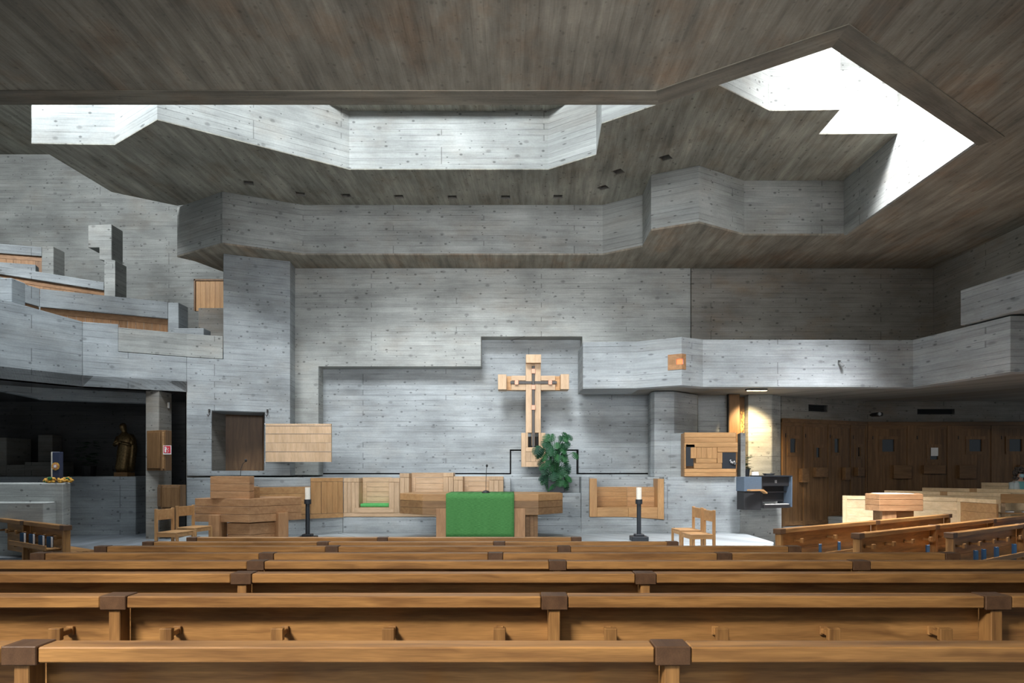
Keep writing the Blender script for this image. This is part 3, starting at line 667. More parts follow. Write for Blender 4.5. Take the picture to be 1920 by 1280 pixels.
# cloth: one draped sheet with thickness
def altar_cloth():
    m = MB(); x0, x1 = -1.405, .045; nx = 26
    prof = [(15.9, 1.131), (15.2, 1.131), (14.62, 1.131), (14.588, 1.126), (14.58, 1.10)]+[(14.578, 1.10-.08*i) for i in range(1, 12)]
    prof = [(14.578, z) if y < 14.6 else (y, z) for y, z in prof]
    g_ = []
    for j, (y, z) in enumerate(prof):
        fall = max(0, j-3)/12
        g_.append([m.bm.verts.new((x0+(x1-x0)*i/nx+.67, y-15.2-.05*(j > 3)-fall*.012*math.sin(i*.9), z)) for i in range(nx+1)])
    for j in range(len(prof)-1):
        for i in range(nx): m.bm.faces.new((g_[j][i], g_[j][i+1], g_[j+1][i+1], g_[j+1][i]))
    o = m.build('altar_cloth', 'cloth', None, smooth=True); o.location = (-.67, 15.2, 0)
    sm = o.modifiers.new('solidify', 'SOLIDIFY'); sm.thickness = .006; sm.offset = 1
    return tag(o, 'green woven altar cloth hanging down the front of the altar', 'altar cloth')
altar_cloth()
# microphone on the altar, reading ambo with its microphone
def mic(loc, h, lean, lab, base=True, rz=0):
    t = thing('microphone', lab, 'microphone', loc, rz)
    if base: MB().rings([(0, 0, 0, .09, .09), (0, 0, .02, .09, .09), (0, 0, .05, .055, .055), (0, 0, .06, .02, .02)]).build('stand_base', 'black', t, smooth=True)
    MB().tube([(0, 0, .004), (lean*.1, 0, h*.5), (lean*.5, 0, h*.85), (lean, 0, h)], .006).build('gooseneck', 'black', t)
    MB().ball((lean*1.1, 0, h+.02), .028, (.9, .9, 1.2)).build('capsule', 'black', t, smooth=True)
mic((wx(911, 15.0), 15.0, 1.134), .58, .02, 'thin black microphone standing on the green altar cloth')
am = thing('ambo', 'stepped oak reading ambo with a box desk, left of the altar', 'ambo', (-5.4, 14.3, .1))
def apn(pl): return [(x+5.4, y-14.3) for x, y in pl]
body = apn([(-6.46, 13.9), (-5.24, 13.6), (-4.47, 14.5), (-4.85, 14.95), (-6.2, 14.8)])
for a, b in ((.49, .645), (.649, .805), (.809, .966)): MB().prism(body, a, b).build('desk_board', 'oak_x', am, bevel=.007)
core = apn([(-5.76, 13.80), (-5.24, 13.66), (-4.80, 14.22), (-5.1, 14.9), (-5.8, 14.7)])
for a, b in ((0, .235), (.239, .47)): MB().prism(core, a, b).build('plinth', 'oak_x', am, bevel=.007)
MB().prism(apn([(-6.12, 13.76), (-5.88, 13.70), (-5.84, 14.0), (-6.1, 14.1)]), 0, .64).build('leg', 'oak_z', am, bevel=.004)
MB().prism(apn([(wx(522, 13.98), 13.98), (wx(541, 14.14), 14.14), (-4.9, 14.5), (-5.1, 14.3)]), 0, .66).build('leg', 'oak_z', am, bevel=.004)
ub = [(wx(392, 13.7), 13.75), (wx(468, 13.7), 13.7), (wx(475, 13.95), 14.0), (wx(400, 14.0), 14.2)]
for a, b in ((.967, 1.11), (1.114, 1.257), (1.261, 1.412)): MB().prism(apn(ub), a, b).build('box_desk', 'oak_x', am, bevel=.007)
MB().prism(apn([(wx(476, 14.05), 14.05), (wx(487, 14.2), 14.2), (wx(480, 14.6), 14.6), (wx(465, 14.6), 14.6)]), .967, 1.19).build('side_box', 'oak_dk', am, bevel=.003)
mic((wx(449, 13.85), 13.9, 1.515), .30, .10, 'thin black gooseneck microphone rising from the reading ambo', base=False)
# candle stands
def candle_stand(px, d, lab):
    t = thing('candle_stand', lab, 'candle stand', (wx(px, d), d, .1))
    MB().box(-.18, .18, -.18, .18, 0, .10).box(-.10, .10, -.10, .10, .10, .145).build('base', 'slate', t, bevel=.008)
    MB().cyl((0, 0, .145), (0, 0, .80), .048, n=16).build('shaft', 'slate', t, smooth=False)
    MB().cyl((0, 0, .80), (0, 0, .90), .075, n=20).build('cup', 'slate', t)
    MB().cyl((0, 0, .90), (0, 0, 1.16), .058, n=20).build('candle', 'wax', t)
candle_stand(577, 14.9, 'dark candle stand with a white candle between the ambo and the altar')
candle_stand(1198, 14.9, 'dark candle stand with a white candle right of the altar, before the niche bench')
# chairs
def chair_parts(t, w_=.44):
    for s in (-1, 1):
        MB().box(-.22, -.18, s*w_/2-.02, s*w_/2+.02, 0, .43).build('leg', 'honey_z', t, bevel=.003)
        MB().box(.18, .225, s*w_/2-.022, s*w_/2+.022, 0, .86).build('leg', 'honey_z', t, bevel=.003)
    MB().box(-.215, .178, -w_/2-.02, w_/2+.02, .431, .455).build('seat', 'honey_x', t, bevel=.004)
    MB().box(-.18, .18, -w_/2-.015, -w_/2+.01, .37, .43).box(-.18, .18, w_/2-.01, w_/2+.015, .37, .43).box(-.21, -.19, -w_/2+.021, w_/2-.021, .37, .43).build('apron', 'honey_x', t)
    MB().box(.185, .215, -w_/2+.023, w_/2-.023, .66, .845).build('backrest', 'honey_x', t, bevel=.003)
ch = thing('chair', 'light wooden chair right of the altar, the farther of the facing-left pair', 'chair', (3.23, 12.6, .1), math.radians(5), 'plain wooden chairs by the altar')
chair_parts(ch)
dup(ch, (3.21, 11.8, .1), math.radians(5), 'light wooden chair right of the altar, nearer the camera, overlapping its twin')
dup(ch, (-6.0, 12.15, .1), math.radians(180-10), 'light wooden chair at the far left of the chancel, beside the dark chapel')
dup(ch, (-6.12, 13.15, .1), math.radians(180-14), 'light wooden chair tucked against the left side of the ambo')

# niche bench on the right
nb = thing('niche_bench', 'honey oak bench let into the concrete wall right of the altar', 'bench', (XF(1105), YF, .4))
nx_, nz_ = XF(1105), .4
def q(x, y): return (XF(x)-nx_, ZF(y)-nz_)
MB().prism_y([q(1105.5, 968.5), q(1119, 968.5), q(1119, 897), q(1105.5, 897)], -.02, .5).build('side_post', 'honey_z', nb, bevel=.003)
MB().prism_y([q(1233, 972.6), q(1244.5, 973.4), q(1244.5, 897.5), q(1233, 897.5)], -.02, .5).build('side_post', 'honey_z', nb, bevel=.003)
MB().prism_y([q(1119.3, 968.5), q(1178, 968.5), q(1178, 951), q(1119.3, 951)], -.01, .5).build('seat', 'honey_x', nb, bevel=.003)
MB().prism_y([q(1178.3, 968.6), q(1232.7, 972.4), q(1232.7, 951), q(1178.3, 951)], -.01, .5).build('seat', 'honey_x', nb, bevel=.003)
for a, b, ya, yb in ((1119.3, 1182, .42, .49), (1182.3, 1232.7, .49, .38)):
    m = MB(); n = 4; x0, x1 = XF(a)-nx_, XF(b)-nx_
    for i in range(n):
        z0_, z1_ = ZF(951)-nz_+(.49)*i/n+.003, ZF(951)-nz_+.49*(i+1)/n
        m.wall((x0, ya), (x1, yb), [(0, z0_), (math.hypot(x1-x0, yb-ya), z0_), (math.hypot(x1-x0, yb-ya), z1_), (0, z1_)], .03)
    m.build('backrest', 'honey_x', nb)

# shutter of the ambry, open in front of the wall
sh = thing('ambry_shutter', 'pale oak shutter of four boards, hinged open beside the wall opening', 'shutter', P(498, 866, 16.55))
sw = wx(621, 16.55)-wx(498, 16.55); shh = wz(794, 16.55)-wz(866, 16.55)
bs = [0, .27, .50, .735, .94, 1.0]
for i in range(5):
    MB().box(0, sw, 0, .07, shh*bs[i]+.004, shh*bs[i+1]-.002).build('board', 'light_z', sh, bevel=.002)
m = MB()
for k in (0, .27, .735, .94): m.box(0, sw, -.006, .02, shh*k-.002, shh*k+.006)
m.build('metal_strip', 'steel', sh)
m = MB()
for z in (0.0, shh): m.cyl((-.05, .1, z-.02), (-.05, .1, z+.02), .02).cyl((-.05, .1, z), (.01, .1, z), .008)
m.build('hinge', 'steel', sh)
for (px, lab) in ((393, 'small iron curtain hook at the upper left corner of the wall opening'), (502, 'small iron curtain hook at the upper right corner of the wall opening')):
    s_, d_ = on(px, WA, WB)
    hk = thing('wall_hook', lab, 'hook', (wx(px, d_), d_-.03, wz(777, d_)), 0, 'iron hooks by the wall opening')
    MB().tube([(0, 0, .10), (0, -.03, .06), (.03, -.05, .0), (0, -.05, -.05), (-.03, -.04, 0)], .009, 6).build('hook_wire', 'iron', hk)
    MB().box(-.02, .02, .0, .02, .05, .13).build('mount_plate', 'iron', hk)

# cross
CD = 17.45
cr = thing('cross', 'large pale oak cross with iron inlay hanging before the concrete recess', 'cross', P(1000, 875, CD))
def cz(y): return wz(y, CD)-wz(875, CD)
def cxx(x): return wx(x, CD)-wx(1000, CD)
def cb(m, x0, x1, y0, y1, d0=0, d1=.3): return m.box(cxx(x0), cxx(x1), d0, d1, cz(y1), cz(y0))
m = MB(); cb(m, 986, 997, 682, 811); cb(m, 1003, 1014, 682, 811); cb(m, 997, 1003, 682, 835, .03, .3); m.build('upright', 'light_z', cr, bevel=.003)
for xa, xb in ((959, 985.7), (1014.3, 1041)):
    m = MB(); cb(m, xa, xb, 704, 713); cb(m, xa, xb, 721, 731); cb(m, xa, xb, 713, 721, .03, .3); m.build('crossbar', 'light_x', cr, bevel=.003)
m = MB(); cb(m, 950, 958.7, 704.5, 730.5, .05, .3); cb(m, 1041.3, 1050, 704.5, 730.5, .05, .3); m.build('recessed_block', 'honey_x', cr)
for a in ((934, 949.7, 703.5, 731.3), (1050.3, 1066, 703, 731), (986, 1014, 666.5, 682)): cb(MB(), *a, -.18, .3).build('end_block', 'light_z', cr, bevel=.004)
m = MB(); cb(m, 977.5, 985.7, 811.3, 875, -.02, .3); cb(m, 1014.3, 1022.5, 811.3, 875, -.02, .3); cb(m, 986, 990, 811.3, 838, -.02, .3); cb(m, 1010, 1014, 811.3, 838, -.02, .3)
cb(m, 986, 1014, 838.3, 846.5, -.02, .3); cb(m, 986, 995, 847, 865, -.02, .3); cb(m, 995.3, 1004.5, 847, 865, -.02, .3); cb(m, 1004.8, 1014, 847, 865, -.02, .3); cb(m, 986, 1014, 865.4, 875, -.025, .3)
m.build('foot', 'light_z', cr, bevel=.003)
cb(MB(), 990, 1010, 818, 838, .1, .3).build('foot_recess', 'darkgap', cr)
m = MB(); cb(m, 997.6, 1002.4, 686, 838, -.03, .02); m.build('iron_upright', 'iron', cr, bevel=.003)
m = MB(); cb(m, 957, 997.3, 714.5, 719.5, -.025, .02); cb(m, 1002.7, 1044, 714.5, 719.5, -.025, .02); m.build('iron_crossbar', 'iron', cr, bevel=.003)
for x, y in ((1000, 696), (1000, 726), (1000, 764), (968.5, 717), (1031.5, 717)):
    cb(MB(), x-3.6, x+3.6, y-4.4, y+4.4, -.055, -.031).build('copper_plate', 'copper', cr, bevel=.006)
MB().box(-.1, .1, .3, YR-CD-.01, .5, .7).box(-.1, .1, .3, YR-CD-.01, 1.9, 2.1).build('wall_fixing', 'iron', cr)

# potted monstera
def monstera_leaf(m, base, direc, size, tw):
    direc = Vector(direc).normalized(); side = direc.cross(Vector((0, 0, 1)))
    if side.length < .1: side = Vector((1, 0, 0))
    side.normalize(); up = side.cross(direc); rot = Matrix.Rotation(tw, 3, direc); side = rot@side; up = rot@up
    n = 7; base = Vector(base)
    prof_ = [(0, .10), (.12, .42), (.28, .52), (.45, .5), (.62, .42), (.8, .28), (.93, .12), (1.0, 0)]
    mid = [m.bm.verts.new(base+direc*size*t-up*size*.25*t*t) for t, _ in prof_]
    for sgn in (-1, 1):
        for i in range(len(prof_)-1):
            t0, w0 = prof_[i]; t1, w1 = prof_[i+1]
            sh_ = .10
            e0 = base+direc*size*(t0+.03+sh_*(i > 0))+side*sgn*size*w0-up*size*(.25*t0*t0+.22*w0)
            e1 = base+direc*size*(t1-.055+sh_*.7)+side*sgn*size*max(w1, w0*.82)-up*size*(.25*t1*t1+.2*w1)
            v0, v1 = m.bm.verts.new(e0), m.bm.verts.new(e1)
            m.bm.faces.new((mid[i], mid[i+1], v1, v0) if sgn > 0 else (mid[i+1], mid[i], v0, v1))
pl = thing('potted_monstera', 'monstera with split leaves in a dark square pot on the wall shelf by the cross', 'plant', (wx(1042, 16.95), 16.95, ZF(924)+.002))
MB().box(-.2, .2, -.2, .2, 0, .39).build('pot', 'slate', pl, bevel=.01)
m = MB(); ms = MB(); R = random.Random(5)
for i in range(85):
    tz = R.uniform(.25, 1.52); wid = .48*math.sin(math.pi*min(1, (tz-.05)/1.75))**.6
    a = R.uniform(-math.pi, math.pi); rr = R.uniform(.35, 1)*wid
    e = Vector((.02+rr*math.cos(a), rr*math.sin(a)*.5-.05, tz))
    ms.tube([(R.uniform(-.08, .08), R.uniform(-.08, .08), .39), (e.x*.4, e.y*.4, .39+(tz-.39)*.75 if tz > .4 else .55), tuple(e)], .007, 5)
    monstera_leaf(m, e, (math.cos(a)*.6, -.55+math.sin(a)*.35, -.85), R.uniform(.17, .28), R.uniform(-.6, .6))
m.build('foliage', 'leaf', pl, smooth=False); ms.build('stems', 'leaf', pl)

# tabernacle
TB = 16.55
tb = thing('tabernacle', 'oak tabernacle box with dark metal inlays on the ledge under the balcony', 'tabernacle', (wx(1283.5, TB), TB, 1.476))
def tx(x): return wx(x, TB)-wx(1283.5, TB)
def tz_(y): return wz(y, TB)-1.476
zb_ = .0; sc = lambda y: tz_(y)+0
def tbx(m, x0, x1, y0, y1, d0=0, d1=.1): return m.box(tx(x0), tx(x1), d0, d1, max(.002, tz_(y1)), tz_(y0))
tbx(MB(), 1284, 1384, 811.5, 893, .101, .38).build('carcass', 'oak_dk', tb)
m = MB()
for (x0, x1, y0, y1) in ((1283.7, 1380, 810.5, 819.5), (1283.7, 1380, 819.8, 829), (1283.7, 1383.5, 829.3, 838), (1345.5, 1383.5, 838.3, 847.5), (1305, 1344, 859.3, 868), (1301, 1354, 868.4, 878), (1283.7, 1380, 878.6, 885.5), (1283.7, 1380, 885.8, 893)): tbx(m, x0, x1, y0, y1)
tbx(m, 1283.7, 1286, 838, 878); m.build('front_board', 'honey_x', tb, bevel=.006)
m = MB(); x = 1295
for x1 in (1306, 1315, 1325, 1335, 1344.8): tbx(m, x+.1, x1-.1, 838.5, 859); x = x1
tbx(m, 1345, 1354.5, 848, 868); m.build('door_board', 'honey_z', tb, bevel=.006)
m = MB(); tbx(m, 1286.3, 1302.5, 833, 838); tbx(m, 1286.3, 1294.8, 838, 873.5); tbx(m, 1294.8, 1299.8, 859.5, 873.5); m.build('metal_hinge', 'slate', tb)
tbx(MB(), 1354.8, 1380, 848.2, 878.2, .01, .1).build('metal_plate', 'slate', tb, bevel=.002)
m = MB(); cx_, cz_ = tx(1374), tz_(866)
for k in range(7): m.ball((cx_+R.uniform(-.06, .06), -.02+R.uniform(-.02, .01), cz_+R.uniform(-.05, .05)), .03, (1, .6, 1), 8, 6)
m.build('knob', 'steel', tb, smooth=True)
st(MB().prism([(wx(1385, 16.9), 16.75), (wx(1399, 16.9), 16.95), (wx(1399, 17.4), 17.5), (wx(1385, 17.4), 17.5)], 1.462, wz(811, 16.8)).build('wall_tabernacle_side', 'wall'))

# wooden post, gilt icon, lamp over it
ip = thing('icon_post', 'dark oak upright post standing behind the tabernacle, beside the gilt relief', 'post', (wx(1377, 17.9), 17.9, 1.465))
MB().box(-.14, .14, 0, .12, 0, 2.16).build('post_board', 'door_z', ip, bevel=.004)
MB().box(-.17, -.145, -.01, .1, 0, 2.16).build('edge_strip', 'darkgap', ip)
ic = thing('gilt_relief', 'narrow gilded relief glowing between the oak post and the lit concrete', 'relief', (wx(1395, 18.3), 18.35, 1.465))
MB().box(-.10, .03, 0, .08, 0, 2.14).build('backing', 'door_z', ic)
m = MB()
for k in range(70): m.ball((R.uniform(-.08, .01), -.02, R.uniform(.2, 1.75)), R.uniform(.015, .04), (.7, .8, 1.6), 6, 4)
m.build('gilding', 'gold_icon', ic)
lp = thing('ceiling_lamp', 'slim warm lamp under the balcony above the gilt relief', 'lamp', (wx(1418, 16.8), 16.8, zb0+.02))
MB().box(-.26, .26, -.05, .05, -.035, .0).build('housing', 'black', lp, bevel=.003)
MB().box(-.22, .25, -.03, .03, -.045, -.0352).build('tube', 'warm_glow', lp)
sd = bpy.data.lights.new('lamp_beam', 'SPOT'); sd.energy = 560; sd.color = (1, .74, .40); sd.spot_size = math.radians(64); sd.spot_blend = .8; sd.shadow_soft_size = .08
so = bpy.data.objects.new('lamp_beam', sd); C.objects.link(so); so.location = (6.0, 17.0, 3.52)
so.rotation_euler = (Vector((6.28, 18.2, 2.45))-Vector(so.location)).to_track_quat('-Z', 'Y').to_euler()
pp = thing('small_pot_plant', 'small dark potted plant half hidden behind the tabernacle', 'plant', (wx(1400, 17.6), 17.62, 1.465))
MB().rings([(0, 0, 0, .07, .07), (0, 0, .2, .09, .09)]).build('pot', 'slate', pp)
m = MB()
for k in range(16):
    a = R.uniform(-3.1, 3.1); monstera_leaf(m, (0, 0, .25+R.uniform(0, .25)), (math.cos(a), math.sin(a), -.2+R.random()*.8), R.uniform(.12, .2), 0)
m.build('foliage', 'leaf', pp)
cd = thing('card', 'small white card standing on the ledge above the organ', 'card', (wx(1420, 17.0), 17.1, 1.462), 0)
m = MB().poly([(-.08, 0), (.08, 0), (.08, .13), (-.08, .13)], (), lambda a, b, c: (a, .05*b/.13+c, b), .004); m.build('face', 'white', cd)
MB().poly([(-.08, 0), (.08, 0), (.08, .13), (-.08, .13)], (), lambda a, b, c: (a, .105-.05*b/.13+c, b), .004).build('rear_leaf', 'white', cd)
sb = thing('holy_water_bowl', 'small dark bowl on the ledge beside the white card', 'bowl', (wx(1443, 17.2), 17.25, 1.462))
MB().rings([(0, 0, 0, .06, .06), (0, 0, .02, .09, .09), (0, 0, .09, .16, .16)]).build('bowl_body', 'slate', sb, smooth=True)

# organ console
OD = 16.3
og = thing('organ_console', 'blue-grey organ console with a manual fixed to the concrete end wall', 'organ', (wx(1421, OD), OD-.25, .72), math.radians(19))
W_, Hh = .84, .76
MB().prism_y([(0, .02), (.035, .02), (.035, Hh-.0), (0, Hh)], 0, .42).build('side_panel', 'black', og, bevel=.003)
MB().prism_y([(W_-.035, .04), (W_-.005, .04), (W_, Hh), (W_-.035, Hh)], -.06, .42).build('side_panel', 'blue_grey', og, bevel=.003)
MB().box(-.01, W_+.005, -.06, .42, Hh, Hh+.03).build('top_panel', 'slate', og, bevel=.003)
MB().box(.036, W_-.036, .02, .05, Hh-.22, Hh-.001).build('front_board', 'black', og)
MB().box(.036, W_-.036, .2, .24, .16, Hh-.22).build('back_board', 'black', og)
MB().box(.036, W_-.036, .1, .2, .38, .41).build('music_ledge', 'black', og)
MB().box(.036, W_-.036, -.02, .4, .02, .10).build('key_bed', 'black', og)
m = MB()
n = 38
for i in range(n): m.box(.09+(W_-.16)*i/n+.001, .09+(W_-.16)*(i+1)/n-.001, -.025, .16, .101, .118)
m.build('keys', 'keys', og, bevel=0).__setitem__('kind', 'stuff')
m = MB()
for i in range(n):
    if i % 7 not in (2, 6): m.box(.09+(W_-.16)*(i+.8)/n, .09+(W_-.16)*(i+1.2)/n, .05, .16, .119, .13)
m.build('black_keys', 'black', og).__setitem__('kind', 'stuff')
MB().box(W_/2-.03, W_/2+.03, .015, .0199, Hh-.15, Hh-.08).build('lock_plate', 'steel', og)
m = MB(); m.prism([(-.40, .12), (-.001, 0), (-.001, .42), (-.40, .42)], .42, Hh-.0); m.build('end_panel', 'blue_grey', og, bevel=.003)
MB().prism([(-.38, .14), (-.002, .02), (-.002, .42), (-.38, .42)], -.02, .419).build('motor_box', 'black', og, bevel=.004)
MB().prism_y([(-.40, .43), (-.05, .43), (.06, .36), (.075, .39), (-.04, .465), (-.40, .465)], -.12, .02).build('arm_leaf', 'honey_x', og, bevel=.003)

# red lamp in the balcony corner
rl = thing('sanctuary_lamp', 'glowing red lamp in an oak box at the corner of the balcony', 'lamp', (3.945, 15.88, 3.9+.0))
def cornerbox(m, z0, z1, a, b, out):
    A = Vector((3.0-3.945, 16.45-15.88)).normalized(); Bv = Vector((4.53-3.945, 16.2-15.88)).normalized()
    pts = [(A*a), Vector((0, -out)), (Bv*b)]
    o2 = Vector((0, .16))
    return m.prism([(A.x*a, A.y*a-out), (0, -out*1.3), (Bv.x*b, Bv.y*b-out), (Bv.x*b, Bv.y*b+.1), (0, .12), (A.x*a, A.y*a+.1)], z0, z1)
zl0, zl1 = wz(692, 15.88)-3.9, wz(663, 15.88)-3.9
m = MB(); cornerbox(m, zl0, zl0+.12, .33, .13, .02); cornerbox(m, zl1-.12, zl1, .33, .13, .02)
m.build('oak_frame', 'oak_x', rl)
A_ = Vector((-.857, .515)); B_ = Vector((.877, .48))
MB().prism([(A_.x*.33, A_.y*.33-.02), (A_.x*.12, A_.y*.12-.024), (A_.x*.12, A_.y*.12+.1), (A_.x*.33, A_.y*.33+.1)], zl0+.12, zl1-.12).prism([(B_.x*.06, B_.y*.06-.024), (B_.x*.13, B_.y*.13-.02), (B_.x*.13, B_.y*.13+.1), (B_.x*.06, B_.y*.06+.1)], zl0+.12, zl1-.12).build('oak_cheek', 'oak_z', rl)
MB().prism([(A_.x*.119, A_.y*.119-.004), (0, -.006), (B_.x*.03, B_.y*.03-.004), (B_.x*.03, .1), (A_.x*.119, .1)], zl0+.121, zl1-.121).build('red_glass', 'red_glow', rl)

# ================================================================ DOORS
def dW(A, B, s0, s1, z0, z1, out, t, mat, nm, par, m=None):
    mm = m or MB(); mm.wall(A, B, [(s0, z0), (s1, z0), (s1, z1), (s0, z1)], t, out=out)
    return mm if m else mm.build(nm, mat, par)
def door(A, B, s0, s1, zb, ztop, lab, win, hnd, grp, n=9, idx=1):
    t = thing('door', lab, 'door', (0, 0, 0), 0, grp); t.name = 'door'
    wx0, wx1, wz0, wz1 = win
    m = MB()
    for i in range(n):
        a, b = s0+(s1-s0)*i/n+.002, s0+(s1-s0)*(i+1)/n-.002
        if b > wx0-.02 and a < wx1+.02:
            dW(A, B, a, b, zb, wz0-.07, .02, .05, None, None, None, m); dW(A, B, a, b, wz1+.07, ztop-.1, .02, .05, None, None, None, m)
        else: dW(A, B, a, b, zb, ztop-.1, .02, .05, None, None, None, m)
    m.build('plank_panel', 'door_z', t)
    m = MB(); dW(A, B, s0, s1, ztop-.098, ztop, .03, .05, 0, 0, 0, m); dW(A, B, s0, s1, zb-.0, zb+.12, .032, .011, 0, 0, 0, m); m.build('rail', 'door_x', t)
    m = MB(); dW(A, B, wx0-.1, wx1+.1, wz0-.09, wz0, .035, .07, 0, 0, 0, m); dW(A, B, wx0-.1, wx1+.1, wz1, wz1+.09, .035, .07, 0, 0, 0, m); dW(A, B, wx0-.1, wx0, wz0, wz1, .035, .07, 0, 0, 0, m); dW(A, B, wx1, wx1+.1, wz0, wz1, .035, .07, 0, 0, 0, m)
    fr = m.build('window_frame', 'door_z', t)
    dW(A, B, wx0, wx1, wz0, wz1, -.01, .01, 'glass', 'pane', fr)
    hx0, hx1, hz0, hz1 = hnd
    dW(A, B, hx0, hx1, hz0, hz1, .16, .13, 'door_x', 'handle', t).modifiers.new('b', 'BEVEL').width = .005
    dW(A, B, s0+.01, s0+.03, ztop-.4, ztop-.3, .04, .015, 'iron', 'hinge', t)
    return t
def D1(px): return on(px, DA, DB)[0]
def zd(py, px): s, d = on(px, DA, DB); return wz(py, d)
G1 = 'dark oak doors of the left door wall'
fr1 = thing('door_surround', 'dark oak frame round the doors on the slanted wall beside the organ', 'door frame')
m = MB()
for s0, s1 in ((.005, D1(1470)), (D1(1504.5), D1(1507.5)), (D1(1551), D1(1553.5)), (D1(1593), D1(1597)), (D1(1622), DL-.01)): dW(DA, DB, s0, s1, .1, 2.93, .04, .06, 0, 0, 0, m)
m.build('post', 'door_z', fr1); m = MB(); dW(DA, DB, .005, DL-.01, 2.932, 3.04, .05, .049, 0, 0, 0, m); m.build('head_board', 'door_x', fr1)
def dspec(a, b, wy, hy, zb, lab, wpx, hpx):
    door(DA, DB, D1(a), D1(b), zb, 2.93, lab, (D1(wpx[0]), D1(wpx[1]), zd(wy[1], wpx[0]), zd(wy[0], wpx[0])), (D1(hpx[0]), D1(hpx[1]), zd(hy[1], hpx[0]), zd(hy[0], hpx[0])), G1)
dspec(1470.3, 1504.2, (822, 848), (878, 904), .12, 'dark oak plank door nearest the organ console', (1480, 1492), (1496, 1508))
dspec(1507.8, 1550.7, (839, 857), (876, 894), .12, 'dark oak plank door second from the organ console', (1529, 1537), (1522, 1544))
dspec(1553.8, 1592.7, (822, 848), (876, 899), .34, 'dark oak plank door third from the organ console, above a grey step', (1563, 1573), (1577, 1586))
dspec(1597.3, 1621.7, (838, 855), (876, 892), .34, 'dark oak plank door in the corner, fourth from the organ console', (1607, 1612), (1600, 1612))
st(MB().wall(DA, DB, [(D1(1551), .1), (DL, .1), (DL, .335), (D1(1551), .335)], .5, out=.5).build('floor_door_step', 'wall'))
YD = 19.9; EA = (10.33, YD); EB = (17, YD)
def D2(px): return wx(px, YD)-10.33
def z2(py): return wz(py, YD)
fr2 = thing('door_surround', 'dark oak frame round the row of doors on the straight right-hand wall', 'door frame')
m = MB()
for a, b in ((1626, 1634), (1700, 1717), (1775, 1794), (1857, 1875), (1950, 1965)): dW(EA, EB, D2(a), D2(b), .2, 2.93, .04, .06, 0, 0, 0, m)
m.build('post', 'door_z', fr2); m = MB(); dW(EA, EB, D2(1626), D2(2000), 2.932, 3.04, .05, .049, 0, 0, 0, m); m.build('head_board', 'door_x', fr2)
G2 = 'dark oak doors of the straight door wall'
for a, b, wp_, wy, hp, hy, lab in ((1634.3, 1699.7, (1653, 1676), (823.5, 846.5), (1671, 1704), (872, 897), 'dark oak door right of the corner with the small black projector above'),
        (1717.3, 1774.7, (1743, 1758), (839, 861), (1727, 1767), (872, 888), 'dark oak door with a white notice in its little window'),
        (1794.3, 1856.7, (1816, 1840), (823.5, 846), (1793, 1824), (872, 897), 'dark oak door between the notice door and the one at the picture edge'),
        (1875.3, 1949.7, (1891, 1915), (823, 846), (1905, 1940), (872, 897), 'dark oak door at the right edge, above the seated person')):
    door(EA, EB, D2(a), D2(b), .22, 2.93, lab, (D2(wp_[0]), D2(wp_[1]), z2(wy[1]), z2(wy[0])), (D2(hp[0]), D2(hp[1]), z2(hy[1]), z2(hy[0])), G2, 10)
nt_ = MB().box(-.105, .105, 0, .004, 0, .24).build('notice', 'white', None); nt_.location = (wx(1750.5, YD)+.0, YD-.045, z2(854.5))
nt_.rotation_euler = (0, 0, 0)
tag(nt_, 'white paper notice fixed over the window of the second straight-wall door', 'notice')
def vent(A, B, s0, s1, z0, z1, lab):
    t = thing('air_vent', lab, 'vent', (0, 0, 0), 0, 'black air vents above the doors')
    m = MB(); n = 5
    for i in range(n): dW(A, B, s0, s1, z0+(z1-z0)*(i+.2)/n, z0+(z1-z0)*(i+.6)/n, -.03, .05, 0, 0, 0, m)
    m.build('slats', 'black', t); dW(A, B, s0, s1, z0, z1, -.12, .02, 'darkgap', 'backing', t)
vent(DA, DB, D1(1516), D1(1552), 3.27, 3.46, 'short black air vent above the doors beside the organ')
vent(EA, EB, vx0-10.33, vx1-10.33, 3.26, 3.42, 'long black air vent above the straight row of doors')
pj = thing('projector', 'small black projector bracketed in the corner over the doors', 'projector', (10.36, 19.4, z2(781)+.02))
MB().box(-.11, .09, -.2, .12, -.05, .05).build('body', 'black', pj, bevel=.02)
MB().cyl((-.05, -.2, 0), (-.05, -.26, 0), .045, n=14).build('lens', 'steel', pj)
MB().box(.06, .09, .12, .49, .0, .05).build('bracket', 'black', pj)
sp_ = thing('spotlight', 'tiny metal spotlight on the pale balcony face', 'spotlight', (wx(1574, 16.2), 16.2, wz(680, 16.2)))
MB().box(-.03, .03, .0, .02, -.02, .06).build('mount', 'steel', sp_)
MB().cyl((0, -.01, 0), (.05, -.08, -.09), .025, .04, 12).build('head', 'steel', sp_)
mt = thing('emergency_light', 'slim white light strip on the wall over the chapel passage', 'light', (wx(322, 16.6)+.001, 16.42, wz(765, 16.42)))
MB().box(0, .03, -.025, .025, 0, .14).build('housing', 'white', mt, bevel=.004)
MB().box(.0, .028, -.032, -.0255, .01, .13).build('diffuser', 'wax', mt)

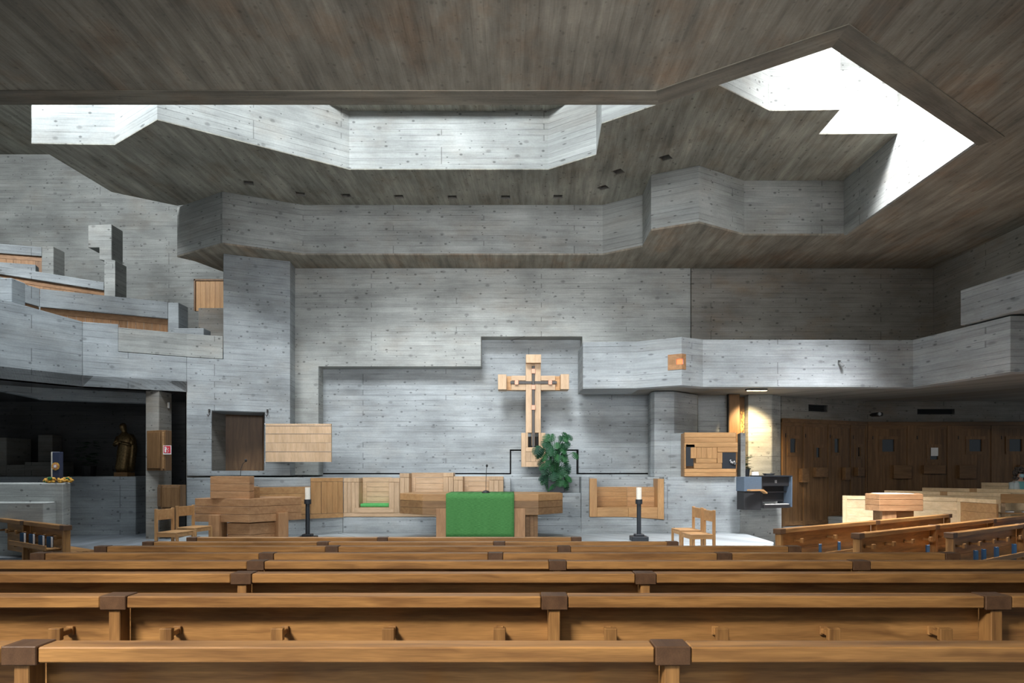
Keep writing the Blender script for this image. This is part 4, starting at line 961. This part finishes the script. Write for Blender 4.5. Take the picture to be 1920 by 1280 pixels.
# light wells of the middle slab
for i, ((px, py, a), hq) in enumerate(zip(WELLS, holes)):
    cxm = sum(p_[0] for p_ in hq)/4; cym = sum(p_[1] for p_ in hq)/4
    desc = ['first from the left', 'second from the left', 'third from the left', 'fourth from the left', 'fifth from the left', 'sixth from the left', 'seventh from the left', 'eighth from the left, nearest the upstand', 'ninth from the left, middle of the slanting three', 'tenth, farthest right'][i]
    t = thing('recessed_downlight', 'square downlight well in the soffit, '+desc, 'ceiling light', (cxm, cym, Z2), 0, 'downlight wells in the middle slab')
    lq_ = [((p_[0]-cxm)*.99, (p_[1]-cym)*.99) for p_ in hq]; li_ = [(x*.9, y*.9) for x, y in lq_]
    MB().prism(lq_, .01, .28, [li_]).build('sleeve', 'wall_dark', t)
    MB().prism(lq_, .281, .32).build('cap', 'darkgap', t)
    MB().cyl((0, 0, .14), (0, 0, .279), .07, n=16).build('lamp', 'black', t)

# ================================================================ CHAPEL ON THE LEFT
pc = thing('paschal_candle', 'thick dark blue candle with a gold medallion on the low chapel wall', 'candle', (wx(99, 13.6), 13.75, wz(905.5, 13.3)))
MB().box(-.075, .075, -.06, .06, .03, .62).build('candle_body', 'candle_blue', pc, bevel=.01)
MB().box(-.115, -.078, -.03, .05, .03, .62).build('white_edge', 'wax', pc)
m = MB().cyl((.0, -.062, .33), (.0, -.075, .33), .078, n=24); m.build('gold_ring', 'orange_leaf', pc)
MB().cyl((.0, -.0755, .33), (.0, -.08, .33), .052, n=20).build('red_ring', 'copper', pc)
MB().cyl((.0, -.0805, .33), (.0, -.086, .33), .026, n=16).build('white_centre', 'white', pc)
MB().box(-.1, .08, -.08, .08, .0, .029).build('dish', 'steel', pc)
wr = thing('flower_wreath', 'wreath of orange and yellow autumn flowers round the blue candle', 'wreath', (wx(100, 13.6), 13.62, wz(905.5, 13.3)+.001))
m = MB(); m2 = MB()
for k in range(90):
    a = R.uniform(0, 6.28); r_ = R.uniform(.17, .25); m_ = m if k % 5 else m2
    m_.ball((r_*math.cos(a), .13+.72*r_*math.sin(a), R.uniform(.02, .09)), R.uniform(.025, .045), (1, 1, .8), 7, 5)
m.build('flowers', 'orange_leaf', wr); m2.build('leaves', 'leaf', wr)
pt = thing('potted_plant', 'dim potted plant on the chapel ledge, between candle and statue', 'plant', (wx(166, 17.7), 17.7, wz(893, 17)))
MB().rings([(0, 0, 0, .16, .16), (0, 0, .26, .19, .19)]).build('pot', 'black', pt)
m = MB()
for k in range(60):
    a = R.uniform(-3.1, 3.1); z = R.uniform(.3, .95); rr = .28*math.sin(math.pi*(z-.2)/.85)
    monstera_leaf(m, (rr*math.cos(a)*.7, rr*math.sin(a)*.7, z), (math.cos(a), math.sin(a), .1), .14, 0)
m.build('foliage', 'leaf', pt)
# statue: robed standing figure
sz = 1.0
sta = thing('statue', 'gilded robed figure standing on the dark chapel ledge', 'statue', (wx(238, 17.6), 17.55, wz(893, 17)))
MB().box(-.22, .12, -.15, .2, 0, .10).build('plinth', 'honey_x', sta)
m = MB(); m.rings([(-.06, 0, .10, .15, .14), (-.08, 0, .22, .17, .15), (-.05, 0, .40, .16, .14), (-.02, 0, .60, .18, .15), (.0, 0, .78, .17, .14), (-.01, 0, .92, .19, .14), (-.02, 0, 1.04, .17, .12), (-.03, 0, 1.11, .08, .08), (-.04, 0, 1.15, .055, .06),
      (-.05, -.01, 1.19, .07, .08), (-.06, -.02, 1.25, .08, .095), (-.06, -.02, 1.31, .075, .09), (-.06, -.01, 1.36, .04, .05)], 20)
for v in m.bm.verts:
    if v.co.z < 1.0:
        a = math.atan2(v.co.y, v.co.x); k = 1+.10*math.sin(a*7+v.co.z*4); v.co.x *= k; v.co.y *= k
# arms folded in front
for s_ in (-1, 1):
    m.cyl((s_*.17-.02, 0, 1.0), (s_*.21-.02, -.10, .80), .06, .05, 10); m.cyl((s_*.21-.02, -.10, .80), (s_*.03-.05, -.2, .86), .05, .035, 10)
    m.ball((s_*.02-.05, -.21, .87), .035, (1, .8, .8))
m.build('robed_body', 'gold', sta, smooth=True)
m = MB(); m.rings([(.13, .02, .12, .07, .1), (.16, .02, .4, .07, .11), (.20, .02, .7, .07, .12), (.19, .02, .95, .05, .1), (.12, .02, 1.08, .05, .08)], 12)
m.build('cloak', 'gold', sta, smooth=True)
# oak cabinets on the pillar
for (x0, x1, y0, y1, xx, lab) in ((275, 322, 806, 882, 303, 'dark oak cabinet with the red fire sign on the chapel pillar'), (296, 349, 909, 954, 303, 'lower dark oak cabinet on the chapel pillar, near the floor')):
    d0 = 15.7
    cb_ = thing('wall_cabinet', lab, 'cabinet', (wx(xx, d0), d0, wz(y1, d0)), 0, 'oak cabinets on the chapel pillar')
    h_ = wz(y0, d0)-wz(y1, d0); a_, c_ = wx(x0, d0+.29)-wx(xx, d0), wx(x1, d0+.29)-wx(xx, d0)
    MB().prism([(a_, .29), (0, .0), (c_, 0), (c_, .29)], 0, h_).build('body', 'door_z', cb_, bevel=.005)
    L_ = math.hypot(a_, .29)
    MB().wall((a_, .29), (0, 0), [(.04, .05), (L_-.04, .05), (L_-.04, h_-.05), (.04, h_-.05)], .02, out=.021).build('door', 'door_z', cb_, bevel=.004)
    MB().box(.02, c_-.02, -.02, -.001, .04, h_-.04).build('front_panel', 'oak_dk' if y0 < 850 else 'door_z', cb_, bevel=.004)
sg = thing('fire_sign', 'red and white square fire extinguisher sign on the oak cabinet', 'sign', (wx(313.5, 15.67), 15.668, wz(851.5, 15.67)))
sw_ = .185
MB().box(-sw_/2, sw_/2, 0, .008, 0, .205).build('plate', 'white', sg)
MB().box(-sw_/2+.012, sw_/2-.012, -.003, -.0003, .025, .193).build('red_field', 'red', sg)
m = MB().box(-.055, -.02, -.006, -.0031, .045, .14).box(-.06, -.015, -.006, -.0031, .15, .17).box(-.025, -.006, -.006, -.0031, .11, .15)
for k in range(4): m.cyl((.015+.014*(k % 2), -.0031, .05+.028*k), (.02+.014*(k % 2), -.006, .05+.028*k), .012, n=6)
m.build('pictogram', 'white', sg)

# ================================================================ LECTERN, SHELF BOOKS, PERSON
LD = 14.6
lc = thing('lectern', 'oak lectern with a deep box top and white sheets, before the pale pews', 'lectern', (wx(1688, LD), LD, FL))
pl4 = [(wx(1622, 15.05)-wx(1688, LD), .45), (wx(1649, LD)-wx(1688, LD), 0), (wx(1733, LD)-wx(1688, LD), .04), (wx(1726, LD+.7)-wx(1688, LD), .75), (wx(1640, LD+.7)-wx(1688, LD), .75)]
zt_ = wz(926, LD)-FL; zb_ = wz(958, LD)-FL
for k in range(3): MB().prism(pl4, zb_+(zt_-zb_)*k/3+.001, zb_+(zt_-zb_)*(k+1)/3-.002).build('box_board', 'oak_x', lc, bevel=.007)
MB().box(-.32, .38, .15, .5, 0, zb_-.001).build('pedestal', 'oak_dk', lc, bevel=.004)
MB().box(-.36, -.05, .05, .14, 0, zb_-.001).build('leg', 'oak_z', lc, bevel=.004)
sh_ = MB().prism([(-.38, .2), (.22, .02), (.36, .08), (.12, .6), (-.28, .62)], 0, .006).build('paper_sheets', 'white', None)
sh_.location = (wx(1688, LD), LD+.03, FL+zt_+.001); tag(sh_, 'white sheets of paper lying on the lectern top', 'papers')
for k, (x, lab) in enumerate(((.12, 'bright blue book on the right-edge shelf, left of two'), (.5, 'bright blue book on the right-edge shelf, right of two'))):
    t = thing('hymn_book', lab, 'book', (11.0+x*.94+.12, 15.35-x*.34+.16, .1+.581), math.radians(-20), 'books on the right-edge shelf')
    MB().box(-.1, .1, -.06, .06, .003, .03).build('page_block', 'white', t); MB().box(-.102, .102, -.062, .062, .0305, .035).box(-.102, .102, -.062, .062, 0, .0025).build('cover', 'blue_book', t)

pe = thing('person', 'seated person with curly grey-brown hair, face mask, pale cardigan and turquoise shirt', 'person', (wx(1912, 17.5), 17.5, .29))
st(MB().box(12.3, 14.6, 16.95, 18.3, .201, .29).build('floor_right_step', 'floor'))
me = bpy.data.meshes.new('body'); 
vs = [(0, 0, .52), (0, 0, .75), (0, -.01, .98), (0, -.01, 1.08), (0, -.03, 1.17), (0, -.035, 1.28),
      (-.17, 0, 1.0), (-.22, -.05, .78), (-.14, -.28, .70), (-.07, -.36, .72), (.17, 0, 1.0), (.22, -.05, .78), (.14, -.28, .70), (.07, -.36, .72),
      (-.1, -.05, .50), (-.12, -.42, .50), (-.12, -.42, .1), (-.12, -.52, .04), (.1, -.05, .50), (.12, -.42, .50), (.12, -.42, .1), (.12, -.52, .04)]
es = [(0,1),(1,2),(2,3),(3,4),(4,5),(2,6),(6,7),(7,8),(8,9),(2,10),(10,11),(11,12),(12,13),(0,14),(14,15),(15,16),(16,17),(0,18),(18,19),(19,20),(20,21)]
rd = [.15,.14,.13,.06,.075,.085,.07,.05,.035,.03,.07,.05,.035,.03,.09,.075,.05,.04,.09,.075,.05,.04]
me.from_pydata(vs, es, []); ob = bpy.data.objects.new('body', me); C.objects.link(ob); ob.parent = pe
me.materials.append(M['skin'])
sk = ob.modifiers.new('skin', 'SKIN'); 
for i, sv in enumerate(me.skin_vertices[0].data): sv.radius = (rd[i], rd[i]*.85)
me.skin_vertices[0].data[0].use_root = True
sb_ = ob.modifiers.new('sub', 'SUBSURF'); sb_.levels = 2; sb_.render_levels = 2
m = MB(); m.rings([(0, .0, .42, .20, .16), (0, 0, .6, .19, .15), (0, 0, .85, .20, .145), (0, 0, 1.0, .19, .125), (0, -.005, 1.055, .11, .095)], 20)
m.build('shirt', 'teal', pe, smooth=True)
m = MB()
for s_ in (-1, 1):
    m.rings([(s_*.13, .02, .42, .12, .16), (s_*.13, .01, .85, .11, .155), (s_*.12, .01, 1.0, .095, .13), (s_*.08, .02, 1.07, .05, .07)], 14)
    m.cyl((s_*.19, 0, 1.02), (s_*.235, -.05, .78), .075, .06, 12); m.cyl((s_*.235, -.05, .78), (s_*.15, -.27, .705), .06, .047, 12)
m.build('cardigan', 'cardigan', pe, smooth=True)
m = MB()
for k in range(240):
    a = R.uniform(0, 6.28); el = R.uniform(-.9, 1.5); rr = R.uniform(.105, .15)
    x, y, z = rr*math.cos(a)*math.cos(el)*1.15, rr*math.sin(a)*math.cos(el), 1.255+rr*math.sin(el)*1.15
    if y < -.045 and z < 1.30: continue
    m.ball((x, y-.01, z-(.05 if abs(x) > .09 else 0)), R.uniform(.016, .03), (1, 1, 1), 6, 5)
m.build('hair', 'hair', pe, smooth=True)
MB().ball((0, -.075, 1.2), .07, (.9, .75, .8)).build('mask', 'mask', pe, smooth=True)
m = MB()
for s_ in (-1, 1): m.ball((s_*.03, -.115, 1.275), .011)
m.build('eyes', 'black', pe)

# downstand closing the far left above the gallery wall: none is visible
